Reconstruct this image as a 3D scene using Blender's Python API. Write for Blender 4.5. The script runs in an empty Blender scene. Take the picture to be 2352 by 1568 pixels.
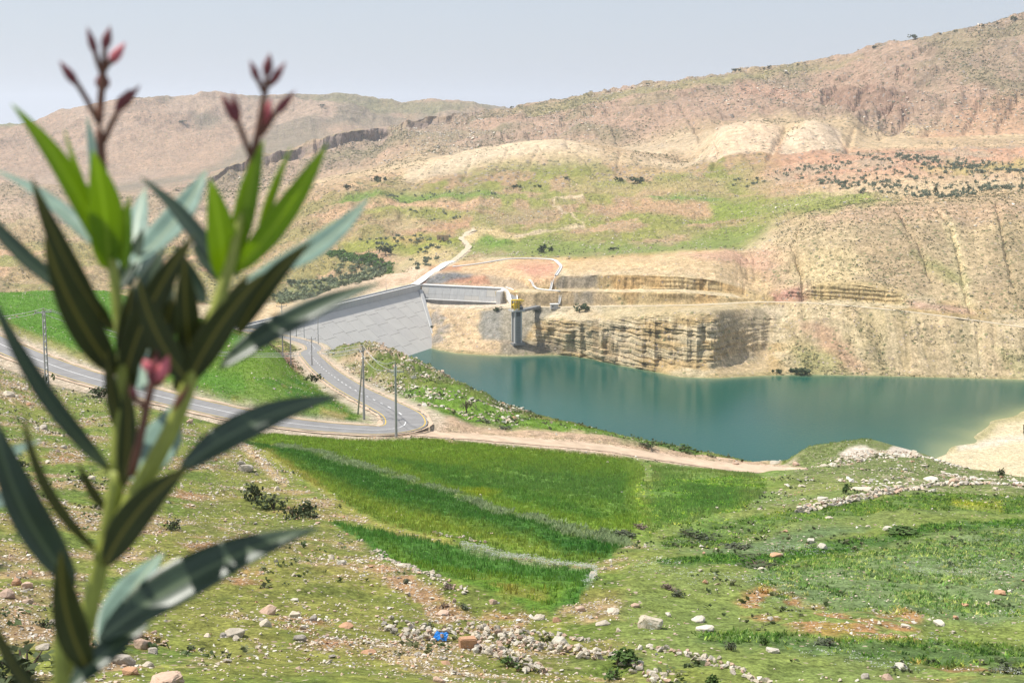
import bpy, bmesh, math, random
import numpy as np
from mathutils import Vector, Matrix
R_ = math.radians
random.seed(7)
rng = np.random.default_rng(11)
scene = bpy.context.scene
COL = scene.collection

# ------------------------------------------------------------------ camera, sky, sun, exposure
CAMZ = 161.0                     # metres above the lake
F = 3502.0                       # focal length in units of a 2352 x 1568 picture
PITCH = R_(8.67)
cam_d = bpy.data.cameras.new('camera')
cam = bpy.data.objects.new('camera', cam_d)
COL.objects.link(cam)
cam.location = (0, 0, CAMZ)
cam.rotation_euler = (R_(90) - PITCH, 0, 0)
cam_d.sensor_width = 36.0
cam_d.lens = 36.0 * F / 2352.0
cam_d.clip_start = 0.05
cam_d.clip_end = 90000
cam_d.dof.use_dof = True
cam_d.dof.focus_distance = 420.0
cam_d.dof.aperture_fstop = 10.0
scene.camera = cam

SUN_EL, SUN_AZ = R_(60), R_(-76)     # azimuth measured from the view direction, minus is left
world = bpy.data.worlds.new('World')
scene.world = world
world.use_nodes = True
wn = world.node_tree.nodes
wl = world.node_tree.links
bg = wn['Background']
sky = wn.new('ShaderNodeTexSky')
sky.sky_type = 'NISHITA'
sky.sun_disc = False
sky.sun_elevation = SUN_EL
sky.sun_rotation = SUN_AZ
sky.altitude = 0
sky.air_density = 1.0
sky.dust_density = 1.0
sky.ozone_density = 1.0
hz = wn.new('ShaderNodeMix'); hz.data_type = 'RGBA'
hz.inputs[0].default_value = .72
hz.inputs[7].default_value = (4.55, 5.05, 6.0, 1)       # dusty spring air: an even pale veil over the clear sky
wl.new(sky.outputs['Color'], hz.inputs[6])
wl.new(hz.outputs[2], bg.inputs['Color'])
bg.inputs['Strength'].default_value = 0.106
sun_d = bpy.data.lights.new('sun', 'SUN')
sun_d.energy = 4.95
sun_d.angle = R_(0.5)
sun_d.color = (1.0, 0.955, 0.88)
sun = bpy.data.objects.new('sun', sun_d)
COL.objects.link(sun)
sdir = Vector((math.sin(SUN_AZ) * math.cos(SUN_EL), math.cos(SUN_AZ) * math.cos(SUN_EL), math.sin(SUN_EL)))
sun.rotation_euler = sdir.to_track_quat('Z', 'Y').to_euler()
sun.location = (0, 0, 600)
vs = scene.view_settings
vs.view_transform = 'Standard'
vs.look = 'None'
vs.exposure = 0.30
vs.gamma = 1.0
vs.use_curve_mapping = False
HAZE = 0.000062
scene.cycles.volume_bounces = 1
scene.cycles.max_bounces = 8
scene.cycles.use_denoising = True

# ------------------------------------------------------------------ helpers
def lin(c):
    c = c / 255.0
    return c / 12.92 if c <= 0.04045 else ((c + 0.055) / 1.055) ** 2.4

def S(r, g, b, k=0.66):
    return (lin(r) * k, lin(g) * k, lin(b) * k)

cp, sp = math.cos(PITCH), math.sin(PITCH)

def tan_el(u, v):
    """tangent of the elevation and azimuth of a picture point"""
    xc = (u - 1176.0) / F
    yc = (784.0 - v) / F
    fx, fy, fz = xc, cp + yc * sp, -sp + yc * cp
    return fz / math.hypot(fx, fy), math.atan2(fx, fy)

def smooth(a, b, x):
    t = np.clip((x - a) / (b - a), 0, 1)
    return t * t * (3 - 2 * t)

def hsh(ix, iy, iz, seed):
    n = (ix.astype(np.uint32) * np.uint32(374761393) + iy.astype(np.uint32) * np.uint32(668265263)
         + iz.astype(np.uint32) * np.uint32(2147483647 // 3) + np.uint32(seed * 974711 % 4294967295))
    n = (n ^ (n >> np.uint32(13))) * np.uint32(1274126177)
    n = n ^ (n >> np.uint32(16))
    return n.astype(np.float32) / np.float32(4294967295.0)

def noise2(x, y, seed=0):
    xf, yf = np.floor(x), np.floor(y)
    ix, iy = xf.astype(np.int64), yf.astype(np.int64)
    tx, ty = (x - xf).astype(np.float32), (y - yf).astype(np.float32)
    tx = tx * tx * (3 - 2 * tx)
    ty = ty * ty * (3 - 2 * ty)
    z = np.zeros_like(ix)
    a, b = hsh(ix, iy, z, seed), hsh(ix + 1, iy, z, seed)
    c, d = hsh(ix, iy + 1, z, seed), hsh(ix + 1, iy + 1, z, seed)
    return (a + (b - a) * tx) * (1 - ty) + (c + (d - c) * tx) * ty

def fbm(x, y, seed=0, octaves=4, gain=0.5):
    s, a, t = 0, 1.0, 0.0
    for o in range(octaves):
        s = s + a * noise2(x * 2 ** o + 17.3 * o, y * 2 ** o - 9.1 * o, seed + o)
        t += a
        a *= gain
    return s / t

def ridged(x, y, seed=0, octaves=4):
    s, a, t = 0, 1.0, 0.0
    for o in range(octaves):
        s = s + a * (1 - np.abs(2 * noise2(x * 2 ** o + 5.7 * o, y * 2 ** o + 3.3 * o, seed + o) - 1))
        t += a
        a *= 0.5
    return s / t

def tag(o, label=None, cat=None, group=None, kind=None):
    if label: o['label'] = label
    if cat: o['category'] = cat
    if group: o['group'] = group
    if kind: o['kind'] = kind
    return o

def mesh_np(name, verts, faces, mats=(), smooth_shade=True, midx=None, cols=None):
    """faces: (n,3) or (n,4) int array"""
    me = bpy.data.meshes.new(name)
    verts = np.asarray(verts, np.float32)
    faces = np.asarray(faces, np.int32)
    n, k = faces.shape
    me.vertices.add(len(verts))
    me.vertices.foreach_set('co', verts.ravel())
    me.loops.add(n * k)
    me.loops.foreach_set('vertex_index', faces.ravel())
    me.polygons.add(n)
    me.polygons.foreach_set('loop_start', np.arange(0, n * k, k, dtype=np.int32))
    me.polygons.foreach_set('loop_total', np.full(n, k, np.int32))
    if midx is not None:
        me.polygons.foreach_set('material_index', np.asarray(midx, np.int32))
    me.polygons.foreach_set('use_smooth', np.full(n, smooth_shade, bool))
    for m in mats: me.materials.append(m)
    if cols is not None:
        for nm, arr in cols.items():
            at = me.attributes.new(nm, 'FLOAT_COLOR', 'POINT')
            at.data.foreach_set('color', np.asarray(arr, np.float32).ravel())
    me.update(calc_edges=True)
    return me

def link(name, me, parent=None, loc=None, rot=None, scale=None):
    o = bpy.data.objects.new(name, me)
    COL.objects.link(o)
    if parent: o.parent = parent
    if loc is not None: o.location = loc
    if rot is not None: o.rotation_euler = rot
    if scale is not None: o.scale = scale
    return o

def empty(name, loc, rotz=0.0):
    o = bpy.data.objects.new(name, None)
    COL.objects.link(o)
    o.location = loc
    o.rotation_euler = (0, 0, rotz)
    o.empty_display_size = 0.5
    return o

class MB:
    """collects simple solids and links them as one mesh"""
    def __init__(s): s.v, s.f = [], []
    def quadbox(s, p):       # 8 corners, bottom 4 then top 4
        b = len(s.v)
        s.v += [tuple(q) for q in p]
        s.f += [(b, b + 3, b + 2, b + 1), (b + 4, b + 5, b + 6, b + 7)] + \
               [(b + i, b + (i + 1) % 4, b + 4 + (i + 1) % 4, b + 4 + i) for i in range(4)]
        return s
    def box(s, c, d, rz=0.0):
        ca, sa = math.cos(rz), math.sin(rz)
        p = []
        for z in (-.5, .5):
            for x, y in ((-.5, -.5), (.5, -.5), (.5, .5), (-.5, .5)):
                X, Y = x * d[0], y * d[1]
                p.append((c[0] + X * ca - Y * sa, c[1] + X * sa + Y * ca, c[2] + z * d[2]))
        return s.quadbox(p)
    def tube(s, pts, rad, n=6, caps=True):
        pts = [Vector(p) for p in pts]
        if not isinstance(rad, (list, tuple)): rad = [rad] * len(pts)
        rings = []
        up = Vector((0, 0, 1))
        for i, p in enumerate(pts):
            t = (pts[min(i + 1, len(pts) - 1)] - pts[max(i - 1, 0)]).normalized()
            a = t.cross(up)
            if a.length < 1e-3: a = t.cross(Vector((1, 0, 0)))
            a.normalize()
            b = a.cross(t)
            rings.append(len(s.v))
            for k in range(n):
                w = 2 * math.pi * k / n
                s.v.append(tuple(p + (a * math.cos(w) + b * math.sin(w)) * rad[i]))
        for i in range(len(pts) - 1):
            for k in range(n):
                s.f.append((rings[i] + k, rings[i] + (k + 1) % n, rings[i + 1] + (k + 1) % n, rings[i + 1] + k))
        if caps:
            s.f.append(tuple(rings[0] + k for k in range(n))[::-1])
            s.f.append(tuple(rings[-1] + k for k in range(n)))
        return s
    def bar(s, a, b, w, h=None):
        """square bar from a to b"""
        a, b = Vector(a), Vector(b)
        h = h or w
        t = (b - a).normalized()
        x = t.cross(Vector((0, 0, 1)))
        if x.length < 1e-3: x = Vector((1, 0, 0))
        x.normalize()
        y = x.cross(t)
        p = [q + x * (i * w / 2) + y * (j * h / 2) for q in (a, b) for i, j in ((-1, -1), (1, -1), (1, 1), (-1, 1))]
        return s.quadbox(p)
    def mesh(s, name, mat, sm=False):
        me = bpy.data.meshes.new(name)
        me.from_pydata(s.v, [], s.f)
        me.materials.append(mat)
        bm = bmesh.new(); bm.from_mesh(me)
        bmesh.ops.recalc_face_normals(bm, faces=bm.faces)
        bm.to_mesh(me); bm.free()
        if sm: me.polygons.foreach_set('use_smooth', [True] * len(me.polygons))
        return me
    def build(s, name, mat, parent=None, sm=False):
        o = link(name, s.mesh(name, mat, sm))
        if parent:
            o.parent = parent
            o.matrix_parent_inverse = Matrix()
        return o

# ------------------------------------------------------------------ materials
def new_mat(name):
    m = bpy.data.materials.new(name)
    m.use_nodes = True
    nt = m.node_tree
    return m, nt.nodes, nt.links, nt.nodes['Principled BSDF']

def N(nodes, typ, **kw):
    n = nodes.new(typ)
    for k, v in kw.items():
        if k in n.inputs: n.inputs[k].default_value = v
        else: setattr(n, k, v)
    return n

def ramp(nodes, links, src, a, b, c0=(0, 0, 0, 1), c1=(1, 1, 1, 1)):
    r = nodes.new('ShaderNodeValToRGB')
    r.color_ramp.elements[0].position = a
    r.color_ramp.elements[0].color = c0
    r.color_ramp.elements[1].position = b
    r.color_ramp.elements[1].color = c1
    links.new(src, r.inputs[0])
    return r.outputs[0]

def mixc(nodes, links, fac, a, b, blend='MIX'):
    m = nodes.new('ShaderNodeMix')
    m.data_type = 'RGBA'
    m.blend_type = blend
    for s, v in ((0, fac), (6, a), (7, b)):
        if hasattr(v, 'node'): links.new(v, m.inputs[s])
        else: m.inputs[s].default_value = v if s == 0 else (*v[:3], 1)
    return m.outputs[2]

def mul(nodes, links, a, b):
    m = nodes.new('ShaderNodeMath'); m.operation = 'MULTIPLY'
    for i, v in ((0, a), (1, b)):
        if hasattr(v, 'node'): links.new(v, m.inputs[i])
        else: m.inputs[i].default_value = v
    return m.outputs[0]

def ground_mat(name, s_fine, s_mid, s_big, stone_scale, scrub_scale, bump, bump_dist, con=1.0, stone=(.50, .42, .33), scrub=(.055, .07, .03)):
    """albedo from the painted soil/vegetation map, broken up by grain, stones and scrub"""
    m, n, l, b = new_mat(name)
    geo = n.new('ShaderNodeNewGeometry')
    pos = geo.outputs['Position']
    at = N(n, 'ShaderNodeAttribute', attribute_name='Col')
    mk = N(n, 'ShaderNodeAttribute', attribute_name='Mask')
    sep = n.new('ShaderNodeSeparateColor')
    l.new(mk.outputs['Color'], sep.inputs[0])
    def nz(scale, det=4, rough=.6):
        t = N(n, 'ShaderNodeTexNoise', Scale=scale, Detail=det, Roughness=rough)
        l.new(pos, t.inputs['Vector'])
        return t.outputs['Fac']
    f, md, bg_ = nz(s_fine, 5, .7), nz(s_mid, 5, .65), nz(s_big, 4, .6)
    c = mixc(n, l, 1.0, at.outputs['Color'], ramp(n, l, f, .32, .68, (1 - .46 * con,) * 3 + (1,), (1 + .44 * con,) * 3 + (1,)), 'MULTIPLY')
    c = mixc(n, l, 1.0, c, ramp(n, l, md, .32, .68, (1 - .36 * con, 1 - .34 * con, 1 - .38 * con, 1), (1 + .32 * con, 1 + .32 * con, 1 + .36 * con, 1)), 'MULTIPLY')
    c = mixc(n, l, 1.0, c, ramp(n, l, bg_, .3, .7, (.86, .88, .9, 1), (1.12, 1.1, 1.08, 1)), 'MULTIPLY')
    # stones
    def cells(scale, thr_a, thr_b, mask, seed):
        v = N(n, 'ShaderNodeTexVoronoi', Scale=scale)
        l.new(pos, v.inputs['Vector'])
        d = ramp(n, l, v.outputs['Distance'], thr_a, thr_b, (1, 1, 1, 1), (0, 0, 0, 1))
        sc = n.new('ShaderNodeSeparateColor')
        l.new(v.outputs['Color'], sc.inputs[0])
        # cell random < mask -> shown
        cmpn = n.new('ShaderNodeMath'); cmpn.operation = 'LESS_THAN'
        l.new(sc.outputs[seed], cmpn.inputs[0]); l.new(mask, cmpn.inputs[1])
        return mul(n, l, d, cmpn.outputs[0]), sc.outputs[(seed + 1) % 3]
    w, rnd = cells(stone_scale, .28, .38, sep.outputs[1], 0)
    sc_ = mixc(n, l, rnd, stone, (stone[0] * .62, stone[1] * .56, stone[2] * .52))
    c = mixc(n, l, w, c, sc_)
    w2, rnd2 = cells(scrub_scale, .24, .42, sep.outputs[0], 1)
    c = mixc(n, l, mul(n, l, w2, .85), c, mixc(n, l, rnd2, scrub, (scrub[0] * 2.0, scrub[1] * 1.9, scrub[2] * 1.7)))
    l.new(c, b.inputs['Base Color'])
    b.inputs['Roughness'].default_value = .92
    b.inputs['Specular IOR Level'].default_value = .12
    bp = N(n, 'ShaderNodeBump', Strength=bump, Distance=bump_dist)
    add = n.new('ShaderNodeMath'); add.operation = 'ADD'
    l.new(f, add.inputs[0]); l.new(md, add.inputs[1])
    add2 = n.new('ShaderNodeMath'); add2.operation = 'ADD'
    l.new(add.outputs[0], add2.inputs[0]); l.new(w2, add2.inputs[1])
    l.new(add2.outputs[0], bp.inputs['Height'])
    l.new(bp.outputs[0], b.inputs['Normal'])
    return m

def plain(name, col, rough=.8, var=.25, scale=3.0, spec=.2, bump=0.0, metal=0.0, streak=False):
    m, n, l, b = new_mat(name)
    geo = n.new('ShaderNodeNewGeometry')
    t = N(n, 'ShaderNodeTexNoise', Scale=scale, Detail=6, Roughness=.65)
    if streak:
        mp = N(n, 'ShaderNodeMapping'); mp.inputs['Scale'].default_value = (1, 1, .12)
        l.new(geo.outputs['Position'], mp.inputs[0]); l.new(mp.outputs[0], t.inputs['Vector'])
    else:
        l.new(geo.outputs['Position'], t.inputs['Vector'])
    k0, k1 = 1 - var, 1 + var
    l.new(mixc(n, l, 1.0, col, ramp(n, l, t.outputs['Fac'], .3, .7, (k0, k0, k0, 1), (k1, k1, k1, 1)), 'MULTIPLY'), b.inputs['Base Color'])
    b.inputs['Roughness'].default_value = rough
    b.inputs['Specular IOR Level'].default_value = spec
    b.inputs['Metallic'].default_value = metal
    if bump:
        bp = N(n, 'ShaderNodeBump', Strength=bump, Distance=.05)
        l.new(t.outputs['Fac'], bp.inputs['Height'])
        l.new(bp.outputs[0], b.inputs['Normal'])
    return m

def attr_mat(name, rough=.8, trans=0.0, spec=.2, objrand=False):
    """colour carried by the pieces themselves"""
    m, n, l, b = new_mat(name)
    at = N(n, 'ShaderNodeAttribute', attribute_name='Col')
    l.new(at.outputs['Color'], b.inputs['Base Color'])
    b.inputs['Roughness'].default_value = rough
    b.inputs['Specular IOR Level'].default_value = spec
    if trans:
        tr = n.new('ShaderNodeBsdfTranslucent')
        l.new(at.outputs['Color'], tr.inputs['Color'])
        mx = n.new('ShaderNodeMixShader'); mx.inputs[0].default_value = trans
        l.new(b.outputs[0], mx.inputs[1]); l.new(tr.outputs[0], mx.inputs[2])
        l.new(mx.outputs[0], n['Material Output'].inputs['Surface'])
    return m
# ------------------------------------------------------------------ terrain
# Feature lines of the valley, from the camera's feet to the horizon. Each knot: (azimuth as picture column, height, ground
# distance in metres); a positive height is the picture row it is seen at, a negative one metres below the camera.
WZ = -161.0
RC0, RC1 = (565, 890.0), (960, 1104.0)      # ends of the dam crest
def rc(u): return RC0[1] + (u - RC0[0]) / (RC1[0] - RC0[0]) * (RC1[1] - RC0[1]) if u > RC0[0] else 890.0
def damline(dr, z): return [(u, z, rc(u) + dr) for u in (-260, 400, 565, 640, 720, 800, 880, 960)]
CURVES = [
 (3, [(-260, -1.75, .3), (2620, -1.75, .3)]),
 (8, [(-260, -2.7, 3.5), (2620, -2.7, 3.5)]),
 (14, [(-260, -9.0, 20), (0, -9.3, 20), (2620, -10, 22)]),
 (40, [(-260, 1568, 50), (0, 1568, 52), (500, 1568, 56), (1176, 1568, 62), (1800, 1568, 66), (2620, 1568, 70)]),
 (56, [(-260, 1450, 62), (0, 1450, 66), (500, 1450, 72), (1176, 1450, 78), (1800, 1450, 82), (2620, 1450, 88)]),
 (56, [(-260, 1300, 84), (0, 1300, 88), (500, 1300, 98), (800, 1300, 104), (1176, 1300, 108), (1800, 1300, 112), (2620, 1300, 118)]),
 (44, [(-260, 1150, 118), (0, 1150, 122), (500, 1150, 146), (800, 1150, 154), (1176, 1150, 160), (1800, 1150, 163), (2352, 1165, 160), (2620, 1180, 155)]),
 (40, [(-260, 1050, 150), (0, 1050, 155), (300, 1050, 170), (500, 1050, 190), (700, 1060, 198), (1176, 1065, 208), (1500, 1080, 213), (1700, 1095, 213), (1900, 1080, 212), (2352, 1122, 192), (2620, 1150, 180)]),
 # near edge of the road and track, hill top on the right
 (12, [(-260, 745, 330), (0, 838, 279), (110, 888, 258), (300, 925, 246), (430, 950, 241), (600, 984, 238), (800, 1000, 239), (910, 1004, 241), (1050, 1011, 243), (1176, 1022, 246), (1450, 1050, 250), (1700, 1080, 250), (1800, 1083, 250), (1900, 1050, 255), (2000, 1032, 258), (2100, 1040, 256), (2200, 1072, 250), (2352, 1102, 240), (2620, 1140, 228)]),
 # far edge of the road and track
 (40, [(-260, 668, 420), (0, 752, 335), (150, 812, 299), (270, 860, 277), (430, 905, 262), (600, 945, 252), (700, 962, 250), (840, 972, 250), (1000, 985, 252), (1176, 1000, 256), (1340, 1003, 258), (1450, 1022, 258), (1590, 1048, 258), (1700, 1062, 257), (1800, 1072, 256), (1860, -60, 268), (2000, -61, 280), (2352, -66, 262), (2620, -66, 250)]),
 (40, [(-260, 660, 500), (0, 672, 480), (250, 668, 480), (450, 730, 490), (560, 765, 480), (620, 790, 470), (690, 855, 430), (760, 885, 350), (820, 930, 290), (850, 957, 262), (950, 950, 275), (1050, 958, 275), (1176, 978, 272), (1340, 992, 270), (1450, 1012, 268), (1590, 1045, 262), (1700, -62, 265), (1900, -72, 300), (2352, -85, 300), (2620, -85, 290)]),
 # ridge beyond the hairpin, falling off to the lake
 (26, [(-260, -95, 620), (450, -95, 610), (560, -92, 590), (640, -92, 580), (690, -95, 600), (735, -96, 612), (770, 797, 600), (800, 797, 560), (870, 800, 520), (940, 828, 480), (1050, 888, 420), (1160, 940, 380), (1330, 983, 330), (1450, 1014, 300), (1590, 1043, 285), (1700, -68, 290), (1800, -75, 300), (1900, -90, 330), (2352, -110, 330), (2620, -110, 320)]),
 (18, [(-260, -125, 800), (560, -124, 850), (650, -116, 780), (720, -108, 700), (775, -135, 700), (870, -164, 690), (950, -168, 640), (1050, -172, 600), (1330, -172, 520), (1590, -172, 480), (1800, -172, 500), (1950, -172, 560), (2080, -163.5, 640), (2150, -159, 650), (2352, -157.5, 640), (2620, -154, 640)]),
 (14, [(-260, -128, 850), (560, -126.5, 866), (620, -135, 868), (700, -165, 872), (800, -175, 880), (985, -178, 880), (1176, -178, 840), (2000, -178, 800), (2080, -165, 740), (2150, -161.1, 705), (2200, -161, 722), (2250, -161, 742), (2280, -161, 775), (2352, -160.9, 798), (2620, -159, 830)]),
 (10, [(u, z, r - 8) for u, z, r in damline(-28, -166)] [2:] + [(-260, -129, 868), (500, -128.5, 868)] + [(985, -168, 1000), (1050, -168, 975), (1160, -168, 965), (1290, -167, 970), (1420, -168, 930), (1560, -169, 884), (1650, -169, 880), (1760, -169, 890), (2100, -168, 884), (2352, -166, 872), (2620, -165, 870)]),
 # far shore
 (30, [(-260, -129, 872), (500, -129, 872)] + damline(-28, -160)[2:] + [(985, 800, 0), (1050, 812, 0), (1160, 818, 0), (1290, 815, 0), (1350, 822, 0), (1420, 838, 0), (1500, 853, 0), (1560, 866, 0), (1650, 868, 0), (1760, 862, 0), (1850, 860, 0), (2100, 865, 0), (2352, 872, 0), (2620, 880, 0)]),
 # foot of the cliff
 (66, [(-260, -129, 876), (500, -129, 876)] + damline(-16, -148)[2:] + [(1000, -151, 1048), (1090, -151, 1030), (1170, -154, 1003), (1210, -156, 1006), (1250, 799, 1007), (1400, 816, 968), (1500, 838, 936), (1580, 846, 919), (1640, 846, 917), (1690, 836, 936), (1760, 824, 958), (1850, 792, 954), (2000, 782, 947), (2150, 792, 939), (2352, 812, 924), (2620, 830, 910)]),
 # top of the cliff, front of the spillway yard
 (14, [(-260, -129, 884), (500, -129, 884)] + damline(-5, -136)[2:] + [(1000, 704, 1078), (1090, 705, 1070), (1170, 708, 1052), (1225, 712, 1034), (1250, 738, 1014), (1400, 728, 983), (1500, 719, 962), (1600, 712, 949), (1650, 712, 952), (1700, 708, 984), (1760, 704, 1000), (1790, 703, 1001), (1850, 705, 990), (2000, 713, 976), (2150, 731, 958), (2352, 760, 938), (2620, 800, 915)]),
 # inner edge of the bench road
 (10, [(-260, -129, 892), (500, -129, 892)] + damline(4, -131)[2:-1] + [(955, -139, 1104), (1000, 693, 1104), (1150, 691, 1080), (1210, 705, 1040), (1290, 703, 1035), (1420, 701, 1020), (1560, 699, 1005), (1650, 696, 1004), (1740, 692, 1010), (1850, 694, 1000), (2000, 705, 985), (2150, 722, 968), (2352, 750, 948), (2620, 790, 925)]),
 # first cut terrace
 (24, [(-260, -129, 900), (500, -129, 900)] + damline(9, -130)[2:-1] + [(955, -128, 1108), (975, -129, 1107.5), (1150, -129, 1083), (1195, 672, 1049), (1290, 669, 1041), (1420, 671, 1026), (1560, 670, 1011), (1650, 679, 1010), (1740, 687, 1013), (1850, 682, 1010), (2000, 692, 996), (2150, 707, 976), (2352, 738, 955), (2620, 780, 932)]),
 (8, [(-260, -129, 910), (500, -129, 910)] + damline(14, -129.5)[2:-1] + [(955, -127, 1116), (1000, 651, 1114), (1150, 661, 1090), (1195, 664, 1064), (1290, 664, 1056), (1420, 665, 1042), (1560, 663, 1028), (1650, 672, 1025), (1740, 682, 1022), (1850, 655, 1014), (1900, 650, 1011), (1980, 655, 1001), (2050, 672, 994), (2150, 692, 988), (2352, 724, 966), (2620, 765, 943)]),
 # second cut terrace; shoulder of the valley behind the dam
 (26, [(-260, -129, 990), (500, 704, 995), (565, 703, 1000), (650, 697, 1020), (720, 684, 1080), (780, 656, 1150), (870, 632, 1190), (950, 626, 1170), (1000, 624, 1132), (1150, 632, 1108), (1210, 641, 1072), (1290, 635, 1061), (1420, 631, 1047), (1560, 633, 1033), (1650, 646, 1030), (1740, 668, 1036), (1850, 628, 1045), (2000, 622, 1030), (2150, 640, 1012), (2352, 662, 990), (2620, 690, 965)]),
 # top of the cuttings
 (44, [(-260, -150, 1080), (560, -150, 1100), (720, -160, 1180), (830, -158, 1260), (900, -146, 1280), (960, 607, 1230), (1020, 609, 1190), (1090, 600, 1180), (1170, 594, 1165), (1280, 600, 1140), (1290, 598, 1125), (1420, 592, 1115), (1560, 580, 1110), (1650, 572, 1105), (1740, 600, 1085), (1850, 552, 1080), (2000, 540, 1070), (2150, 560, 1055), (2352, 580, 1040), (2620, 600, 1020)]),
 (40, [(-260, 652, 1380), (0, 660, 1310), (560, 652, 1330), (720, 650, 1330), (830, 640, 1340), (900, 612, 1340), (1000, 580, 1300), (1176, 578, 1250), (1400, 570, 1230), (1560, 562, 1220), (1650, 560, 1200), (1700, 557, 1185), (1780, 528, 1180), (1850, 492, 1170), (2000, 472, 1150), (2080, 466, 1140), (2200, 462, 1130), (2352, 458, 1125), (2620, 455, 1115)]),
 (50, [(-260, 600, 1480), (560, 600, 1480), (720, 600, 1440), (800, 590, 1430), (900, 568, 1430), (1000, 545, 1450), (1176, 530, 1450), (1400, 520, 1420), (1700, 512, 1350), (1780, 495, 1320), (1850, 472, 1310), (2000, 452, 1300), (2352, 440, 1300), (2620, 435, 1300)]),
 (40, [(-260, 480, 2000), (0, 480, 2000), (300, 500, 1900), (560, 500, 1800), (700, 465, 1750), (850, 445, 1750), (1000, 438, 1750), (1176, 430, 1750), (1400, 420, 1750), (1600, 402, 1750), (1800, 380, 1750), (1900, 365, 1800), (2100, 354, 1850), (2352, 350, 1850), (2620, 345, 1850)]),
 # pale hill and domes
 (8, [(-260, 420, 2300), (0, 420, 2300), (300, 445, 2200), (560, 440, 2000), (700, 420, 2000), (850, 392, 2000), (980, 365, 2000), (1100, 340, 2000), (1200, 325, 1990), (1280, 319, 1980), (1400, 335, 1980), (1500, 358, 1950), (1580, 372, 1950), (1625, 330, 2000), (1660, 292, 2040), (1720, 277, 2050), (1775, 280, 2050), (1800, 296, 2040), (1830, 280, 2050), (1865, 273, 2060), (1905, 283, 2050), (1945, 315, 2030), (1990, 335, 2000), (2100, 325, 2050), (2352, 318, 2050), (2620, 310, 2050)]),
 (26, [(-260, 410, 2340), (0, 410, 2340), (300, 440, 2260), (560, -110, 2100), (700, -102, 2100), (850, -84, 2100), (980, -68, 2100), (1100, -66, 2110), (1200, -60, 2110), (1280, -56, 2110), (1400, -60, 2110), (1500, -54, 2110), (1580, -40, 2100), (1660, -24, 2140), (1720, -18, 2150), (1865, -16, 2160), (1940, -24, 2120), (1990, 318, 2120), (2100, 305, 2130), (2352, 290, 2150), (2620, 280, 2150)]),
 # mountain flank and the foot of its escarpments
 (44, [(-260, -140, 2420), (0, 535, 2420), (300, 476, 2440), (470, 447, 2510), (500, 425, 2570), (530, 409, 2586), (592, 394, 2592), (606, 388, 2520), (622, 382, 2605), (690, 370, 2640), (712, 366, 2570), (760, 352, 2660), (785, 344, 2692), (880, 320, 2738), (905, 312, 2660), (955, 291, 2755), (1035, 281, 2762), (1080, 280, 2680), (1176, 275, 2600), (1300, 268, 2520), (1400, 262, 2450), (1700, 235, 2400), (2000, 210, 2380), (2352, 170, 2350), (2620, 140, 2330)]),
 # skyline of the near mountain
 (6, [(-260, -138, 2500), (0, 522, 2480), (300, 466, 2480), (470, 420, 2550), (520, 385, 2590), (600, 360, 2600), (690, 338, 2650), (720, 322, 2670), (780, 305, 2700), (880, 292, 2745), (960, 272, 2780), (1050, 264, 2800), (1176, 247, 2850), (1300, 228, 2850), (1480, 195, 2800), (1560, 185, 2780), (1700, 165, 2750), (1870, 143, 2720), (2000, 110, 2680), (2100, 88, 2650), (2250, 62, 2620), (2352, 38, 2600), (2620, .01, 2550)]),
 (8, [(-260, -160, 2900), (0, -158, 2900), (300, -150, 2950), (520, -125, 2950), (700, -80, 3000), (1176, -60, 3100), (1700, -20, 3100), (2620, -10, 3100)]),
 # distant ridge
 (30, [(-260, 405, 3300), (0, 400, 3300), (300, 345, 3500), (560, 305, 3600), (800, 282, 3750), (1000, 262, 3950), (1140, 262, 4100), (1300, -60, 4100), (2620, -20, 4100)]),
 (4, [(-260, 292, 4000), (0, 291, 4000), (55, 290, 4000), (100, 278, 4000), (140, 262, 4000), (180, 250, 4000), (300, 227, 4050), (380, 226, 4050), (450, 217, 4100), (560, 222, 4100), (700, 217, 4200), (790, 216, 4200), (850, 224, 4250), (920, 237, 4300), (1000, 234, 4500), (1060, 237, 4500), (1150, 250, 4500), (1300, -70, 4500), (2620, -40, 4500)]),
 (5, [(-260, -180, 6000), (2620, -180, 6000)]),
 (1, [(-260, -330, 12000), (2620, -330, 12000)]),
 (0, [(-260, -360, 32000), (2620, -360, 32000)]),
]
LEVELS = len(CURVES)
th_in = np.arange(-20.2, 20.2, 0.053)
th_m = np.concatenate([np.arange(-46, -26, 2.0), np.arange(-26, -20.2, .3), th_in, np.arange(20.2, 26, .3), np.arange(26, 47, 2.0)])
TH = np.radians(th_m)
C = len(TH)
RK = np.zeros((LEVELS, C)); ZK = np.zeros((LEVELS, C))
def gsm(a, s=4):
    k = np.exp(-.5 * (np.arange(-3 * s, 3 * s + 1) / s) ** 2); k /= k.sum()
    return np.convolve(np.pad(a, 3 * s, mode='edge'), k, 'valid')
for k, (_n, ks) in enumerate(CURVES):
    pts = []
    for u, h, r in ks:
        if h >= 0:
            t, th = tan_el(u, h)
            r = WZ / t if r == 0 else r / math.cos(th)
            pts.append((th, r, t * r))
        else:
            _t, th = tan_el(u, 900)
            pts.append((th, r / math.cos(th), h))
    pts.sort()
    p = np.array(pts)
    RK[k] = gsm(np.interp(TH, p[:, 0], p[:, 1]))
    ZK[k] = gsm(np.interp(TH, p[:, 0], p[:, 2]))
    if k: RK[k] = np.maximum(RK[k], RK[k - 1] + .6)
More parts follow.
